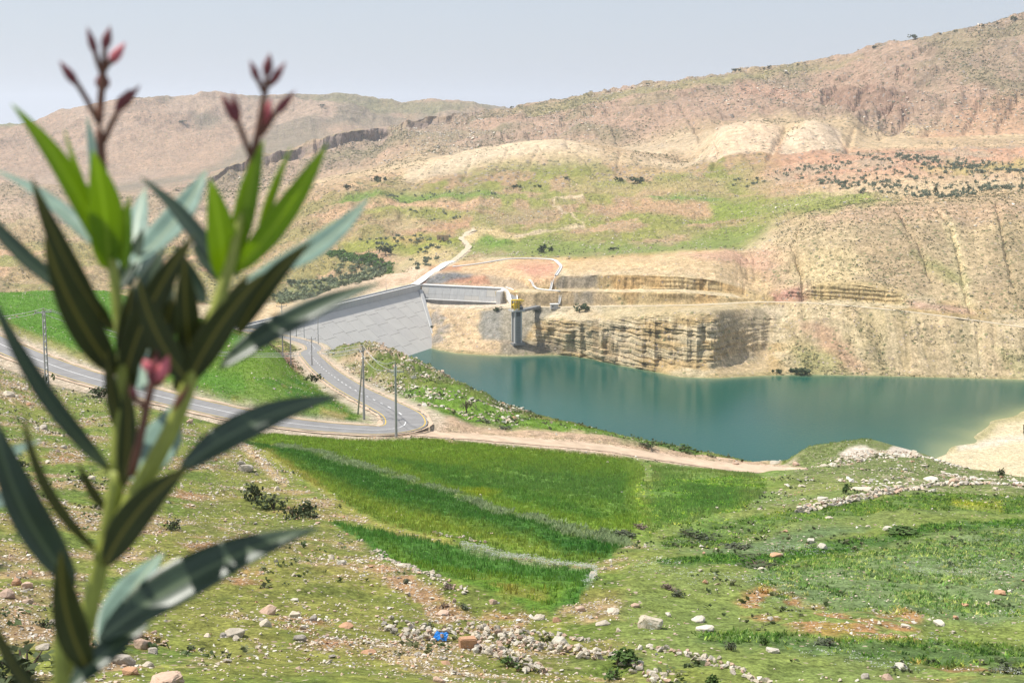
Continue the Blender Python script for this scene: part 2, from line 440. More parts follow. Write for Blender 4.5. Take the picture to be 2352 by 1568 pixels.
# monotone cubic along each azimuth
Hh = np.diff(RK, axis=0); DD = np.diff(ZK, axis=0) / Hh
MM = np.zeros_like(RK)
MM[0], MM[-1] = DD[0], DD[-1]
w1, w2 = 2 * Hh[1:] + Hh[:-1], Hh[1:] + 2 * Hh[:-1]
same = DD[:-1] * DD[1:] > 0
with np.errstate(divide='ignore', invalid='ignore'):
    hm = (w1 + w2) / (w1 / DD[:-1] + w2 / DD[1:])
MM[1:-1] = np.where(same, hm, 0)
rows_r, rows_z, rows_k, KROW = [], [], [], []
for k in range(LEVELS - 1):
    n = CURVES[k][0]
    KROW.append(len(rows_r))
    for i in range(n):
        t = i / n
        if k == 3: t = (math.exp(.2 * t) - 1) / (math.exp(.2) - 1)
        h00, h10 = 2 * t**3 - 3 * t**2 + 1, t**3 - 2 * t**2 + t
        h01, h11 = -2 * t**3 + 3 * t**2, t**3 - t**2
        rows_r.append(RK[k] + t * Hh[k])
        rows_z.append(h00 * ZK[k] + h10 * Hh[k] * MM[k] + h01 * ZK[k + 1] + h11 * Hh[k] * MM[k + 1])
        rows_k.append(k + t)
KROW.append(len(rows_r))
rows_r.append(RK[-1]); rows_z.append(ZK[-1]); rows_k.append(LEVELS - 1)
GR, GZ, GK = np.array(rows_r), np.array(rows_z), np.array(rows_k)[:, None] * np.ones((1, C))
NR = GR.shape[0]
THG = np.broadcast_to(TH, GR.shape)
GX, GY = GR * np.sin(THG), GR * np.cos(THG)
# picture position of every grid point (used to look up what grows or lies there)
def project(x, y, z):
    d = y * cp - z * sp
    return 1176 + F * x / d, 784 - F * (y * sp + z * cp) / d
with np.errstate(all='ignore'):
    PU, PV = project(GX, GY, GZ)
PU = np.nan_to_num(PU, nan=-1e4, posinf=-1e4, neginf=-1e4); PV = np.nan_to_num(PV, nan=-1e4, posinf=-1e4, neginf=-1e4)
slope = np.abs(np.gradient(GZ, axis=0) / np.maximum(np.gradient(GR, axis=0), 1e-3))

# road centre lines: picture points with distance
def P3(u, v, r):
    t, th = tan_el(u, v)
    r = r / math.cos(th)
    return np.array((r * math.sin(th), r * math.cos(th), r * t))
def spline(pts, step):
    p = np.array(pts, float)
    p = np.vstack([2 * p[0] - p[1], p, 2 * p[-1] - p[-2]])
    out = []
    for i in range(1, len(p) - 2):
        n = max(2, int(np.linalg.norm(p[i + 1] - p[i]) / step))
        for t in np.arange(n) / n:
            out.append(.5 * (2 * p[i] + (p[i + 1] - p[i - 1]) * t + (2 * p[i - 1] - 5 * p[i] + 4 * p[i + 1] - p[i + 2]) * t**2 + (3 * p[i] - p[i - 1] - 3 * p[i + 1] + p[i + 2]) * t**3))
    out.append(p[-2])
    return np.array(out)
def zr(u, v, z):
    """picture point at a known height"""
    t, th = tan_el(u, v)
    r = z / t
    return np.array((r * math.sin(th), r * math.cos(th), z))
ROAD = spline([zr(-300, 660, -46.6), zr(-130, 730, -47.4), zr(0, 790, -48.2), zr(140, 846, -48.8), zr(300, 893, -49.4), zr(450, 930, -50), zr(600, 962, -50.8), zr(720, 978, -51.5), zr(820, 986, -52),
               P3(885, 987, 245.5), P3(928, 977, 251), P3(925, 955, 261), P3(893, 935, 277), P3(850, 914, 308), P3(803, 889, 352), P3(768, 866, 400), P3(742, 846, 450), P3(724, 828, 500), P3(710, 812, 560),
               P3(713, 806, 605), P3(722, 801, 645), P3(712, 790, 690), P3(672, 778, 740), P3(640, 772, 785), P3(603, 764, 830), P3(560, 757, 862)], 2.0)
TRACK = spline([P3(930, 992, 245), P3(1000, 998, 247), P3(1100, 1004, 250), P3(1250, 1016, 253), P3(1400, 1030, 254), P3(1520, 1050, 254), P3(1660, 1070, 254), P3(1790, 1079, 252), P3(1850, 1078, 247)], 2.0)
BENCH = spline([P3(1235, 705, 1036), P3(1290, 705, 1031), P3(1420, 703, 1015), P3(1560, 701, 1000), P3(1650, 698, 1000), P3(1740, 693.5, 1007), P3(1850, 695.5, 997), P3(2000, 706.5, 982), P3(2150, 723.5, 965), P3(2352, 751.5, 945), P3(2620, 792, 922)], 4.0)

# relief: gullies, ledges, humps
GZ0 = GZ.copy()
WX, WY = GX, GY
K = GK
def band(a, b, e=.5): return smooth(a - e, a + e, K) * (1 - smooth(b - e, b + e, K))
near = 1 - smooth(7.6, 8.0, K)
amp = smooth(4, 30, GR)
GZ = GZ + near * amp * ((fbm(WX / 2.2, WY / 2.2, 3, 3) - .5) * .5 + (fbm(WX / 14, WY / 14, 5, 3) - .5) * 1.7)
mid = band(9.2, 12.0, .25)
GZ = GZ + mid * ((fbm(WX / 9, WY / 9, 8, 4) - .5) * 2.0)
GZ = GZ + band(11.6, 13.6, .2) * smooth(2050, 2150, PU) * ((fbm(WX / 28, WY / 28, 9, 4) - .5) * 1.6)
rocky = band(10.0, 11.6, .4) * smooth(740, 800, PU) * (1 - smooth(1050, 1200, PU))
GZ = GZ + rocky * ((ridged(WX / 11, WY / 11, 21, 4) - .6) * 5.5)
plat = band(23.2, 25.5, .5)
GZ = GZ + plat * ((ridged(WX / 60, WY / 60, 31, 5) - .62) * 11 + (ridged(WX / 14, WY / 14, 35, 3) - .62) * 4.5 + (ridged(WX / 5, WY / 6, 38, 2) - .6) * 1.8 * smooth(.45, .6, fbm(WX / 35, WY / 50, 39, 3)))
left_valley = band(21.5, 25.6, .5) * (1 - smooth(860, 1000, PU))
GZ = GZ + left_valley * ((ridged(WX / 85, WY / 85, 41, 5) - .62) * 22)
# the pale hill is smooth, cut by a few gullies
pale = band(25.4, 27.0, .4)
GZ = GZ - pale * np.maximum(0, ridged(WX / 45, WY / 130, 51, 3) - .72) * 16
mtn = smooth(26.6, 27.6, K) * (1 - smooth(29.2, 30, K))
GZ = GZ + mtn * ((ridged(WX / 260, WY / 320, 61, 6) - .64) * 46 * (1 - smooth(28.4, 29, K)) + (ridged(WX / 42, WY / 60, 66, 4) - .62) * 13 + (fbm(WX / 12, WY / 14, 67, 3) - .5) * 5)
# outcrops and ledges running across the mountain
led = np.sin((GZ * .9 + fbm(WX / 120, WY / 120, 71, 4) * 60 + WX * .03) / 5.2)
GZ = GZ + mtn * smooth(.4, .9, led) * 4.6 * smooth(.4, .62, fbm(WX / 180, WY / 90, 74, 3))
dist_r = smooth(30.2, 31.2, K) * (1 - smooth(33, 33.6, K))
GZ = GZ + dist_r * ((ridged(WX / 330, WY / 380, 81, 6) - .64) * 70 * (1 - smooth(31.8, 32.05, K)) + (ridged(WX / 70, WY / 90, 85, 4) - .62) * 16 + (fbm(WX / 20, WY / 24, 86, 3) - .5) * 6)
# right hand hill: shallow rills running down the slope
hill = band(20.0, 23.0, .5) * smooth(1760, 1860, PU)
ARC = THG * 1000.0
GZ = GZ - hill * (np.maximum(0, ridged(ARC / 75, GR / 300, 91, 3) - .62) * 13) + hill * (fbm(WX / 12, WY / 12, 93, 3) - .5) * 1.6
redg = band(18.3, 24, .4) * smooth(1680, 1720, PU) * (1 - smooth(1860, 1920, PU)) * smooth(550, 580, PV)
GZ = GZ - redg * np.maximum(0, ridged(ARC / 14, GR / 30, 143, 4) - .55) * 9
# gullies cut into the bare slopes
def carve(line, width, depth, k0, k1):
    global GZ
    p = [np.array(q, float) for q in line]
    d_ = np.full(GR.shape, 1e9)
    jx = (fbm(PU / 9, PV / 9, 141, 3) - .5) * width * 2.2
    for a, b in zip(p[:-1], p[1:]):
        d = b - a; L = d @ d
        t = np.clip(((PU - a[0]) * d[0] + (PV - a[1]) * d[1]) / L, 0, 1)
        d_ = np.minimum(d_, np.hypot(PU + jx - a[0] - t * d[0], PV - a[1] - t * d[1]))
    GZ = GZ - depth * np.exp(-(d_ / width) ** 2) * ((K > k0) & (K < k1))
for ln in ([(1082, 362), (1072, 395), (1060, 430)], [(1168, 340), (1150, 380), (1112, 430)], [(1240, 335), (1215, 380), (1165, 432)], [(1305, 330), (1345, 370), (1385, 428)], [(1425, 350), (1418, 390), (1405, 425)], [(990, 372), (975, 400), (940, 425)]):
    carve(ln, 3.5, 2.6, 25.15, 26.9)
for ln in ([(1806, 292), (1785, 330), (1762, 372), (1750, 395)], [(1640, 320), (1655, 350), (1640, 385)], [(1960, 300), (1950, 340), (1940, 370)]):
    carve(ln, 5, 4, 25.1, 26.9)
for ln in ([(2150, 478), (2185, 520), (2205, 590), (2215, 660), (2232, 728)], [(1845, 500), (1820, 560), (1840, 620), (1850, 680)], [(2060, 480), (2110, 560), (2140, 640)], [(2290, 470), (2310, 560), (2330, 650)]):
    carve(ln, 5, 2.2, 18.9, 24.0)
for ln in ([(2180, 240), (2140, 290), (2100, 345)], [(2260, 235), (2230, 290), (2190, 345)], [(2340, 235), (2300, 290), (2270, 345)], [(2060, 215), (2040, 270), (2020, 320)], [(1300, 265), (1290, 300), (1270, 318)], [(1560, 240), (1600, 300), (1620, 340)]):
    carve(ln, 8, 5, 26.6, 28.9)
for ln in ([(1930, 180), (1900, 225)], [(2000, 188), (1960, 245)], [(2075, 222), (2020, 262)], [(2080, 268), (2045, 300)]):
    carve(ln, 10, 9, 26.8, 28.9)
# road and track beds
def flatten(line, half, blend, drop, rmin, rmax, kmin=0, kmax=99):
    global GZ
    sel = np.where((GR > rmin) & (GR < rmax) & (K >= kmin) & (K <= kmax) & (PU > -700) & (PU < 2900))
    x, y = GX[sel], GY[sel]
    best = np.full(x.shape, 1e9); zz = np.zeros(x.shape)
    for i in range(len(line) - 1):
        a, b = line[i], line[i + 1]
        d = b - a
        L2 = d[0]**2 + d[1]**2 + 1e-9
        near_ = np.where(np.maximum(abs(x - a[0]), abs(y - a[1])) < half + blend + 6)[0]
        if not len(near_): continue
        xx, yy = x[near_], y[near_]
        t = np.clip(((xx - a[0]) * d[0] + (yy - a[1]) * d[1]) / L2, 0, 1)
        q = np.hypot(xx - a[0] - t * d[0], yy - a[1] - t * d[1])
        m = q < best[near_]
        best[near_[m]] = q[m]; zz[near_[m]] = (a[2] + t * d[2])[m]
    w = 1 - smooth(half, half + blend, best)
    GZ[sel] = GZ[sel] * (1 - w) + (zz - drop) * w
    full = np.full(GR.shape, 1e9); full[sel] = best
    return full
D_ROAD = flatten(ROAD, 6.6, 7.0, .12, 215, 880, 4, 13)
D_TRACK = flatten(TRACK, 3.2, 3.0, .05, 225, 275, 6, 10.5)
D_BENCH = flatten(BENCH, 3.0, 3.0, .05, 890, 1060, 14, 22)
# cliffs: push the steep faces in and out, along beds and down cracks
DRAD = np.zeros_like(GR)
steep = smooth(.45, 1.1, slope) * smooth(880, 900, GR) * (1 - smooth(1190, 1210, GR)) * smooth(1195, 1240, PU)
clf = steep * band(15.0, 17.2, .2) * (1 - smooth(1800, 1880, PU))
cut = steep * band(18.6, 22.4, .4)
bed = GZ + (fbm(ARC / 60, GZ / 9, 101, 3) - .5) * 7 + (fbm(ARC / 9, GZ / 9, 102, 2) - .5) * 1.6 + WX * .03
strata = np.abs(((bed / 3.1) % 1) - .5) * 2
strata2 = np.abs(((bed / 1.25 + .3) % 1) - .5) * 2
crack = ridged(ARC / 7, GZ / 30, 105, 3)
big = fbm(ARC / 32, GZ / 40, 107, 3)
blocks = noise2(ARC / 3.6 + np.floor(bed / 3.1) * 3.7, np.floor(bed / 3.1), 109)
rightnose = smooth(1380, 1480, PU)
saw = (bed / 3.1) % 1
DRAD += clf * (-(saw - .5) * 1.7 * smooth(.38, .62, fbm(ARC / 22, GZ / 7, 134, 3)) * smooth(-133, -139, GZ + 4 * rightnose) + (strata - .5) * (.4 + .6 * rightnose) * smooth(.3, .6, fbm(ARC / 20, GZ / 6, 133, 3)) * 1.5 + (strata2 - .5) * .45 - (crack - .55) * 6.5 + (big - .5) * 6 + (blocks - .5) * 3.4)
DRAD += cut * (-(ridged(ARC / 4.5, GZ / 40, 111, 3) - .55) * 2.6 + (fbm(ARC / 26, GZ / 30, 112, 2) - .5) * 5 + (strata - .5) * .8 * smooth(1400, 1500, PU))
rs = band(15.1, 17.4, .3) * smooth(1740, 1860, PU)
DRAD += rs * ((ridged(ARC / 9 + GR / 70, GZ / 60, 115, 3) - .6) * 5.0 + (ridged(ARC / 30 + GR / 50, GZ / 70, 117, 3) - .6) * 7.0)
lowslope = band(15.0, 17.0, .2) * smooth(985, 1020, PU) * (1 - smooth(1195, 1225, PU))
DRAD += lowslope * ((ridged(ARC / 8, GZ / 10, 118, 4) - .6) * 5)
esc = band(28.05, 29.0, .1) * smooth(430, 480, PU) * (1 - smooth(1050, 1150, PU))
DRAD += esc * ((ridged(THG * 2600 / 16, GZ / 60, 121, 4) - .55) * 34)
mcl = band(27.2, 28.7, .3) * smooth(1850, 1950, PU) * (1 - smooth(2120, 2260, PU))
GZ += mcl * np.maximum(0, ridged((WX + .7 * WY) / 60, (WY - .7 * WX) / 240, 125, 4) - .62) * 60 * smooth(.45, .6, fbm(WX / 160, WY / 160, 127, 2))
GR2 = GR + DRAD
GX2, GY2 = GR2 * np.sin(THG), GR2 * np.cos(THG)
# what can be seen from the picture's viewpoint
TAN = GZ / np.maximum(GR2, .2)
CM = np.maximum.accumulate(TAN, axis=0)
VIS = TAN >= np.vstack([np.full((1, C), -9.0), CM[:-1]]) - .0012

def col_of(th): return int(np.clip(np.searchsorted(TH, th), 1, C - 1))
def ground(x, y):
    """height of the ground under (x, y), relative to the camera"""
    r, th = math.hypot(x, y), math.atan2(x, y)
    c = col_of(th)
    t = (th - TH[c - 1]) / (TH[c] - TH[c - 1])
    return (1 - t) * np.interp(r, GR2[:, c - 1], GZ[:, c - 1]) + t * np.interp(r, GR2[:, c], GZ[:, c])
def at(u, v, rmin=30.0):
    """first ground point seen at a picture point"""
    t, th = tan_el(u, v)
    c = col_of(th)
    col_t = TAN[:, c]
    i0 = int(np.searchsorted(GR[:, c], rmin))
    hit = np.where(col_t[i0:] >= t)[0]
    i = i0 + (hit[0] if len(hit) else NR - 2 - i0)
    i = max(i, 1)
    a, b = col_t[i - 1], col_t[i]
    f = 0.0 if abs(b - a) < 1e-9 else float(np.clip((t - a) / (b - a), 0, 1))
    r = GR2[i - 1, c] * (1 - f) + GR2[i, c] * f
    z = GZ[i - 1, c] * (1 - f) + GZ[i, c] * f
    return Vector((r * math.sin(th), r * math.cos(th), z + CAMZ))
# ------------------------------------------------------------------ what the ground is made of (albedo map)
CA = np.zeros(GR.shape + (3,), np.float32)
SCRUB = np.zeros(GR.shape, np.float32); STONE = np.zeros(GR.shape, np.float32)
NW1 = fbm(WX / 9, WY / 9, 201, 4); NW2 = fbm(WX / 45, WY / 60, 203, 4); NW3 = fbm(WX / 150, WY / 220, 205, 4); NW0 = fbm(WX / 2.4, WY / 2.4, 207, 3)
def put(w, col, scrub=None, stone=None):
    w = w.astype(np.float32)
    CA[:] = CA * (1 - w[..., None]) + np.array(col, np.float32) * w[..., None]
    if scrub is not None: SCRUB[:] = SCRUB * (1 - w) + scrub * w
    if stone is not None: STONE[:] = STONE * (1 - w) + stone * w
JU = (fbm(PU / 26, PV / 12, 211, 3) - .5); JV = (fbm(PU / 26, PV / 12, 212, 3) - .5)
def paint(poly, col, feather=6, k0=0, k1=99, strength=1.0, warp=14, scrub=None, stone=None, patch=None):
    """colour the ground inside an outline; patch = (noise map, low, high) leaves gaps"""
    p = np.array(poly, float)
    pad = feather + warp
    sel = np.where((K >= k0) & (K <= k1) & (PU > p[:, 0].min() - pad) & (PU < p[:, 0].max() + pad) & (PV > p[:, 1].min() - pad) & (PV < p[:, 1].max() + pad))
    if not len(sel[0]): return
    x = PU[sel] + JU[sel] * 2 * warp; y = PV[sel] + JV[sel] * 1.4 * warp
    ins = np.zeros(x.shape, bool); dist = np.full(x.shape, 1e9)
    for i in range(len(p)):
        a, b = p[i - 1], p[i]
        cond = (a[1] > y) != (b[1] > y)
        with np.errstate(all='ignore'):
            ins ^= cond & (x < (b[0] - a[0]) * (y - a[1]) / (b[1] - a[1]) + a[0])
        d = b - a; L = d @ d + 1e-9
        t = np.clip(((x - a[0]) * d[0] + (y - a[1]) * d[1]) / L, 0, 1)
        dist = np.minimum(dist, np.hypot(x - a[0] - t * d[0], y - a[1] - t * d[1]))
    w = np.clip(.5 + np.where(ins, dist, -dist) / (2 * feather), 0, 1) * strength
    if patch is not None: w = w * smooth(patch[1], patch[2], patch[0][sel])
    full = np.zeros(GR.shape, np.float32); full[sel] = w
    put(full, col, scrub, stone)
def stroke(line, width, col, k0=0, k1=99, strength=1.0, warp=5, **kw):
    p = [np.array(q, float) for q in line]
    up, dn = [], []
    for i, q in enumerate(p):
        t = p[min(i + 1, len(p) - 1)] - p[max(i - 1, 0)]
        n = np.array((-t[1], t[0])) / (np.linalg.norm(t) + 1e-9) * width / 2
        up.append(q + n); dn.append(q - n)
    paint(up + dn[::-1], col, max(1.2, width / 3), k0, k1, strength, warp, **kw)

ONE = np.ones(GR.shape, np.float32)
GRASS = S(139, 146, 70); GRASS2 = S(150, 146, 80); SOIL = S(190, 160, 122); PALE = S(218, 198, 160)
# --- near hillside
put(ONE, GRASS, 0, .10)
put(smooth(.46, .62, NW1) * .75, S(152, 142, 80))
put(smooth(.5, .66, NW0 * .5 + NW1 * .5) * .8, SOIL, stone=.4)
put(smooth(.52, .62, fbm(WX / 5, WY / 5, 215, 4)) * .8, S(108, 130, 56))
right = smooth(1380, 1560, PU + JU * 120)
put(right * smooth(.30, .45, NW1), S(150, 158, 86), stone=.05)
put(right * smooth(.5, .62, NW1) * .8, S(128, 146, 82))
put(right * smooth(.6, .7, fbm(WX / 6, WY / 6, 219, 4)) * .9, S(142, 148, 92))
paint([(900, 1290), (1100, 1380), (1300, 1410), (1300, 1568), (500, 1568), (300, 1300), (560, 1010), (700, 1130)], S(150, 140, 76), 30, 2, 8, .35, 20)
paint([(0, 1270), (150, 1290), (330, 1420), (300, 1568), (0, 1568)], S(176, 144, 112), 25, 2, 8, .8, 25, patch=(NW1, .4, .55))
paint([(820, 1270), (900, 1310), (1060, 1390), (1230, 1410), (1180, 1440), (1000, 1400), (860, 1320)], S(186, 146, 108), 6, 2, 8, .9, 12, stone=.6, patch=(NW0, .35, .5))
for cx, cy, a in ((1010, 1425, 60), (690, 1420, 70), (560, 1330, 60), (470, 1250, 60), (760, 1470, 60), (1180, 1400, 50), (420, 1140, 50), (330, 1480, 60), (60, 1180, 70), (150, 1050, 60)):
    paint([(cx - a, cy), (cx, cy - a * .35), (cx + a, cy), (cx, cy + a * .35)], S(178, 134, 96), 10, 2, 8, .85, 22, stone=.6, patch=(NW0, .35, .55))
# --- right side below the hill: crop strips and blue green vegetation
paint([(1440, 1290), (1700, 1250), (2000, 1180), (2352, 1130), (2460, 1130), (2460, 1568), (1700, 1568), (1420, 1480)], S(134, 150, 76), 25, 2, 8, .7, 20)
paint([(1520, 1235), (1600, 1205), (1830, 1180), (1960, 1160), (2150, 1132), (2460, 1140), (2460, 1175), (2100, 1180), (1900, 1200), (1650, 1245), (1530, 1258)], S(108, 132, 68), 6, 2, 8, .95, 12)
paint([(1560, 1262), (1700, 1240), (1900, 1212), (2000, 1215), (1850, 1262), (1640, 1290)], S(112, 136, 90), 10, 2, 8, .8, 14)
paint([(1500, 1300), (1700, 1280), (1960, 1245), (2150, 1205), (2460, 1185), (2460, 1205), (2150, 1228), (1950, 1270), (1720, 1308), (1520, 1318)], S(86, 120, 58), 6, 2, 8, .95, 12)
paint([(1720, 1315), (1960, 1275), (2160, 1232), (2460, 1210), (2460, 1420), (2200, 1420), (1950, 1400), (1740, 1370)], S(126, 146, 96), 14, 2, 8, .9, 18)
paint([(2000, 1310), (2200, 1290), (2460, 1280), (2460, 1330), (2200, 1330)], S(140, 152, 104), 14, 2, 8, .6, 25, patch=(NW1, .45, .6))
paint([(1690, 1380), (1760, 1350), (1860, 1390), (2000, 1410), (2110, 1400), (2120, 1460), (1960, 1480), (1800, 1440), (1700, 1410)], S(196, 142, 100), 10, 2, 8, .8, 16, stone=.35, patch=(NW0, .42, .56))
paint([(1880, 1440), (1960, 1430), (1960, 1465), (1880, 1460)], S(176, 160, 64), 8, 2, 8, .6, 10, patch=(NW0, .4, .5))
paint([(1620, 1450), (1900, 1470), (2200, 1470), (2460, 1480), (2460, 1540), (2100, 1530), (1800, 1500), (1600, 1475)], S(98, 124, 70), 12, 2, 8, .9, 18)
paint([(2100, 1535), (2300, 1530), (2350, 1568), (2080, 1568)], S(182, 136, 96), 10, 2, 8, .8, 14, patch=(NW0, .42, .56))
paint([(2180, 1150), (2300, 1158), (2300, 1172), (2190, 1170)], S(180, 176, 70), 6, 2, 8, .5, 10)
# --- wheat terraces in the hollow
W_UP = [(560, 1004), (640, 990), (800, 1004), (910, 1009), (1050, 1016), (1176, 1028), (1300, 1038), (1440, 1054), (1480, 1080), (1450, 1140), (1480, 1200), (1440, 1232), (1300, 1212), (1176, 1182), (1060, 1145), (960, 1112), (860, 1084), (760, 1056), (640, 1026)]
W_MID = [(556, 1006), (640, 1028), (760, 1058), (860, 1086), (960, 1114), (1060, 1148), (1176, 1186), (1300, 1216), (1430, 1240), (1400, 1275), (1330, 1284), (1176, 1262), (1040, 1236), (900, 1200), (780, 1150), (680, 1090), (600, 1035)]
W_LOW = [(756, 1186), (850, 1204), (960, 1228), (1060, 1250), (1176, 1272), (1300, 1292), (1358, 1304), (1358, 1340), (1330, 1385), (1255, 1402), (1160, 1382), (1050, 1348), (950, 1310), (860, 1262)]
W_R = [(1490, 1062), (1600, 1078), (1720, 1092), (1768, 1110), (1730, 1150), (1640, 1190), (1540, 1212), (1480, 1212), (1470, 1140), (1500, 1090)]
paint(W_UP, S(124, 152, 54), 5, 3, 8.6, 1, 8, 0, 0)
paint([(980, 1090), (1180, 1070), (1440, 1080), (1450, 1180), (1300, 1160), (1150, 1130)], S(98, 136, 60), 22, 3, 8.6, .9, 24)
paint([(860, 1055), (1000, 1070), (1200, 1130), (1400, 1185), (1350, 1200), (1150, 1140), (950, 1085)], S(90, 132, 52), 8, 3, 8.6, .8, 14)
paint([(1060, 1136), (1110, 1128), (1150, 1138), (1100, 1148)], S(150, 160, 44), 6, 3, 8.6, .8, 6)
paint(W_MID, S(78, 122, 48), 4, 3, 8.6, 1, 7, 0, 0)
paint([(600, 1040), (700, 1078), (850, 1142), (1000, 1180), (1176, 1225), (1300, 1252), (1400, 1262), (1380, 1282), (1176, 1262), (1040, 1236), (900, 1200), (780, 1150), (680, 1090)], S(136, 154, 58), 16, 3, 8.6, .95, 12)
paint([(1250, 1225), (1420, 1242), (1400, 1275), (1300, 1262)], S(52, 104, 36), 10, 3, 8.6, .8, 10)
paint(W_LOW, S(84, 128, 50), 4, 3, 8.6, 1, 7, 0, 0)
paint([(860, 1240), (960, 1275), (1100, 1325), (1260, 1350), (1320, 1360), (1255, 1402), (1160, 1382), (1050, 1348), (950, 1310)], S(112, 142, 46), 14, 3, 8.6, .9, 10)
paint([(960, 1300), (1100, 1340), (1260, 1370), (1255, 1402), (1100, 1368)], S(160, 150, 72), 8, 3, 8.6, .6, 10, patch=(NW0, .45, .6))
paint(W_R, S(112, 148, 66), 34, 3, 8.6, .9, 30, 0, 0)
paint([(1560, 1110), (1680, 1110), (1690, 1160), (1580, 1180)], S(98, 138, 62), 12, 3, 8.6, .7, 16, patch=(NW1, .4, .55))
stroke([(1440, 1060), (1470, 1090), (1450, 1140), (1480, 1190), (1470, 1230)], 34, S(138, 162, 70), 3, 8.6, .8, 10)
stroke([(640, 1026), (760, 1057), (860, 1085), (960, 1113), (1060, 1146), (1176, 1184), (1300, 1214), (1440, 1238)], 11, S(124, 146, 80), 3, 8.6, .8, 5)
stroke([(1060, 1250), (1176, 1270), (1300, 1290), (1362, 1304), (1366, 1330), (1345, 1368)], 7, S(150, 172, 120), 3, 8.6, .7, 4)
stroke([(535, 1008), (580, 1045), (625, 1085), (655, 1112)], 15, S(206, 176, 132), 3, 8.6, .9, 5)
stroke([(600, 1040), (700, 1095), (780, 1155), (900, 1205), (1040, 1240)], 12, S(172, 164, 84), 3, 8.6, .7, 6)
# --- road verges, far roadside slope and field
put(band(8.02, 9.0, .12) * (1 - smooth(1840, 1900, PU)), S(206, 186, 160), 0, .25)
b1 = band(9.0, 10.3, .12) * (1 - smooth(1500, 1700, PU))
put(b1, S(118, 148, 60), 0, .06)
put(b1 * smooth(.46, .6, NW1) * .8, S(76, 126, 40))
put(b1 * smooth(.58, .7, NW1 * .5 + NW0 * .5), S(150, 146, 74))
paint([(-60, 670), (250, 664), (440, 735), (560, 770), (560, 900), (440, 890), (300, 830), (150, 790), (0, 735)], S(100, 144, 50), 8, 9, 10.4, .9, 8, 0, 0)
paint([(0, 735), (150, 792), (300, 845), (430, 890), (430, 904), (270, 858), (150, 810), (0, 752)], S(172, 158, 104), 6, 9, 10.2, .7, 12)
paint([(440, 780), (600, 800), (690, 860), (600, 880), (480, 850)], S(120, 148, 52), 14, 9, 10.4, .7, 16)
paint([(690, 950), (840, 958), (840, 972), (690, 966)], S(72, 104, 50), 4, 9, 10.3, .8, 6)
paint([(735, 940), (800, 945), (790, 962), (730, 950)], S(190, 160, 110), 6, 9, 10.3, .7, 8)
bank = band(10.0, 11.0, .2) * smooth(600, 630, PU) * (1 - smooth(690, 740, PU))
put(bank, S(158, 116, 92), .05, .2)
b2 = smooth(10.15, 10.7, K) * (1 - smooth(12.4, 12.9, K)) * smooth(770, 800, PU)
put(b2 * (1 - smooth(1180, 1300, PU) * .6), S(112, 128, 62), .35, .3)
put(b2 * smooth(.5, .62, NW1) * (1 - smooth(1050, 1150, PU)), S(190, 168, 132), .2, .6)
paint([(935, 905), (1050, 900), (1160, 948), (1330, 985), (1590, 1046), (1450, 1016), (1340, 994), (1176, 980), (1050, 962), (980, 960), (950, 940)], S(122, 154, 60), 8, 9.5, 11.2, 1, 10, 0, .05)
paint([(1340, 985), (1590, 1040), (1600, 1052), (1450, 1022), (1340, 1000)], S(96, 120, 60), 5, 9, 11.4, .7, 6)
paint([(880, 815), (1050, 885), (1160, 940), (1060, 905), (960, 880), (890, 850)], S(106, 124, 60), 8, 9.5, 12, .8, 10, .3, .3, patch=(NW1, .35, .5))
stroke([(790, 832), (815, 855), (840, 885), (866, 920), (910, 945), (970, 968)], 26, S(204, 178, 140), 9.5, 11.5, .95, 8, stone=.4)
paint([(730, 808), (790, 800), (800, 830), (850, 905), (835, 905), (770, 850), (736, 830)], S(212, 190, 160), 5, 9.5, 11.8, .9, 6, stone=.3)
paint([(775, 800), (880, 797), (900, 806), (830, 815)], S(206, 176, 148), 5, 9.5, 12, .9, 8, 0, .5)
paint([(960, 968), (1176, 985), (1340, 990), (1450, 1016), (1600, 1040), (1790, 1062), (1800, 1080), (1590, 1052), (1340, 1006), (1176, 1004), (1000, 990)], S(212, 180, 150), 5, 8.5, 10.1, .95, 7, 0, .2)
# --- hill on the right with pale outcrops
rh = smooth(1790, 1850, PU + JU * 40) * band(6.6, 11, .4) * (1 - smooth(0, 14, PV - 1160))
put(rh, S(126, 138, 80), .35, .32)
put(rh * smooth(.57, .66, NW1 * .6 + NW0 * .4) * .8, S(206, 192, 160), .0, .4)
for q in ([(1925, 1040), (1950, 1026), (1990, 1024), (2020, 1042), (1990, 1052), (1940, 1050)], [(2035, 1040), (2050, 1024), (2085, 1028), (2115, 1044), (2080, 1052)]):
    paint(q, S(226, 212, 194), 4, 7, 10, 1, 6, 0, .2)
# --- beach at the lake's end, lake bed
lb = band(11.5, 15, .1)
put(lb, S(196, 186, 140), 0, .05)
paint([(2050, 960), (2500, 940), (2500, 1140), (2050, 1140)], S(232, 212, 174), 12, 11.3, 14.6, 1, 6, .0, .1)
stroke([(2120, 1038), (2200, 1022), (2250, 1005), (2290, 965), (2380, 950)], 22, S(176, 168, 116), 11.3, 14.8, .8, 5)
stroke([(2200, 1030), (2300, 1010), (2380, 1000)], 14, S(236, 222, 200), 11.3, 14.6, .8, 8)
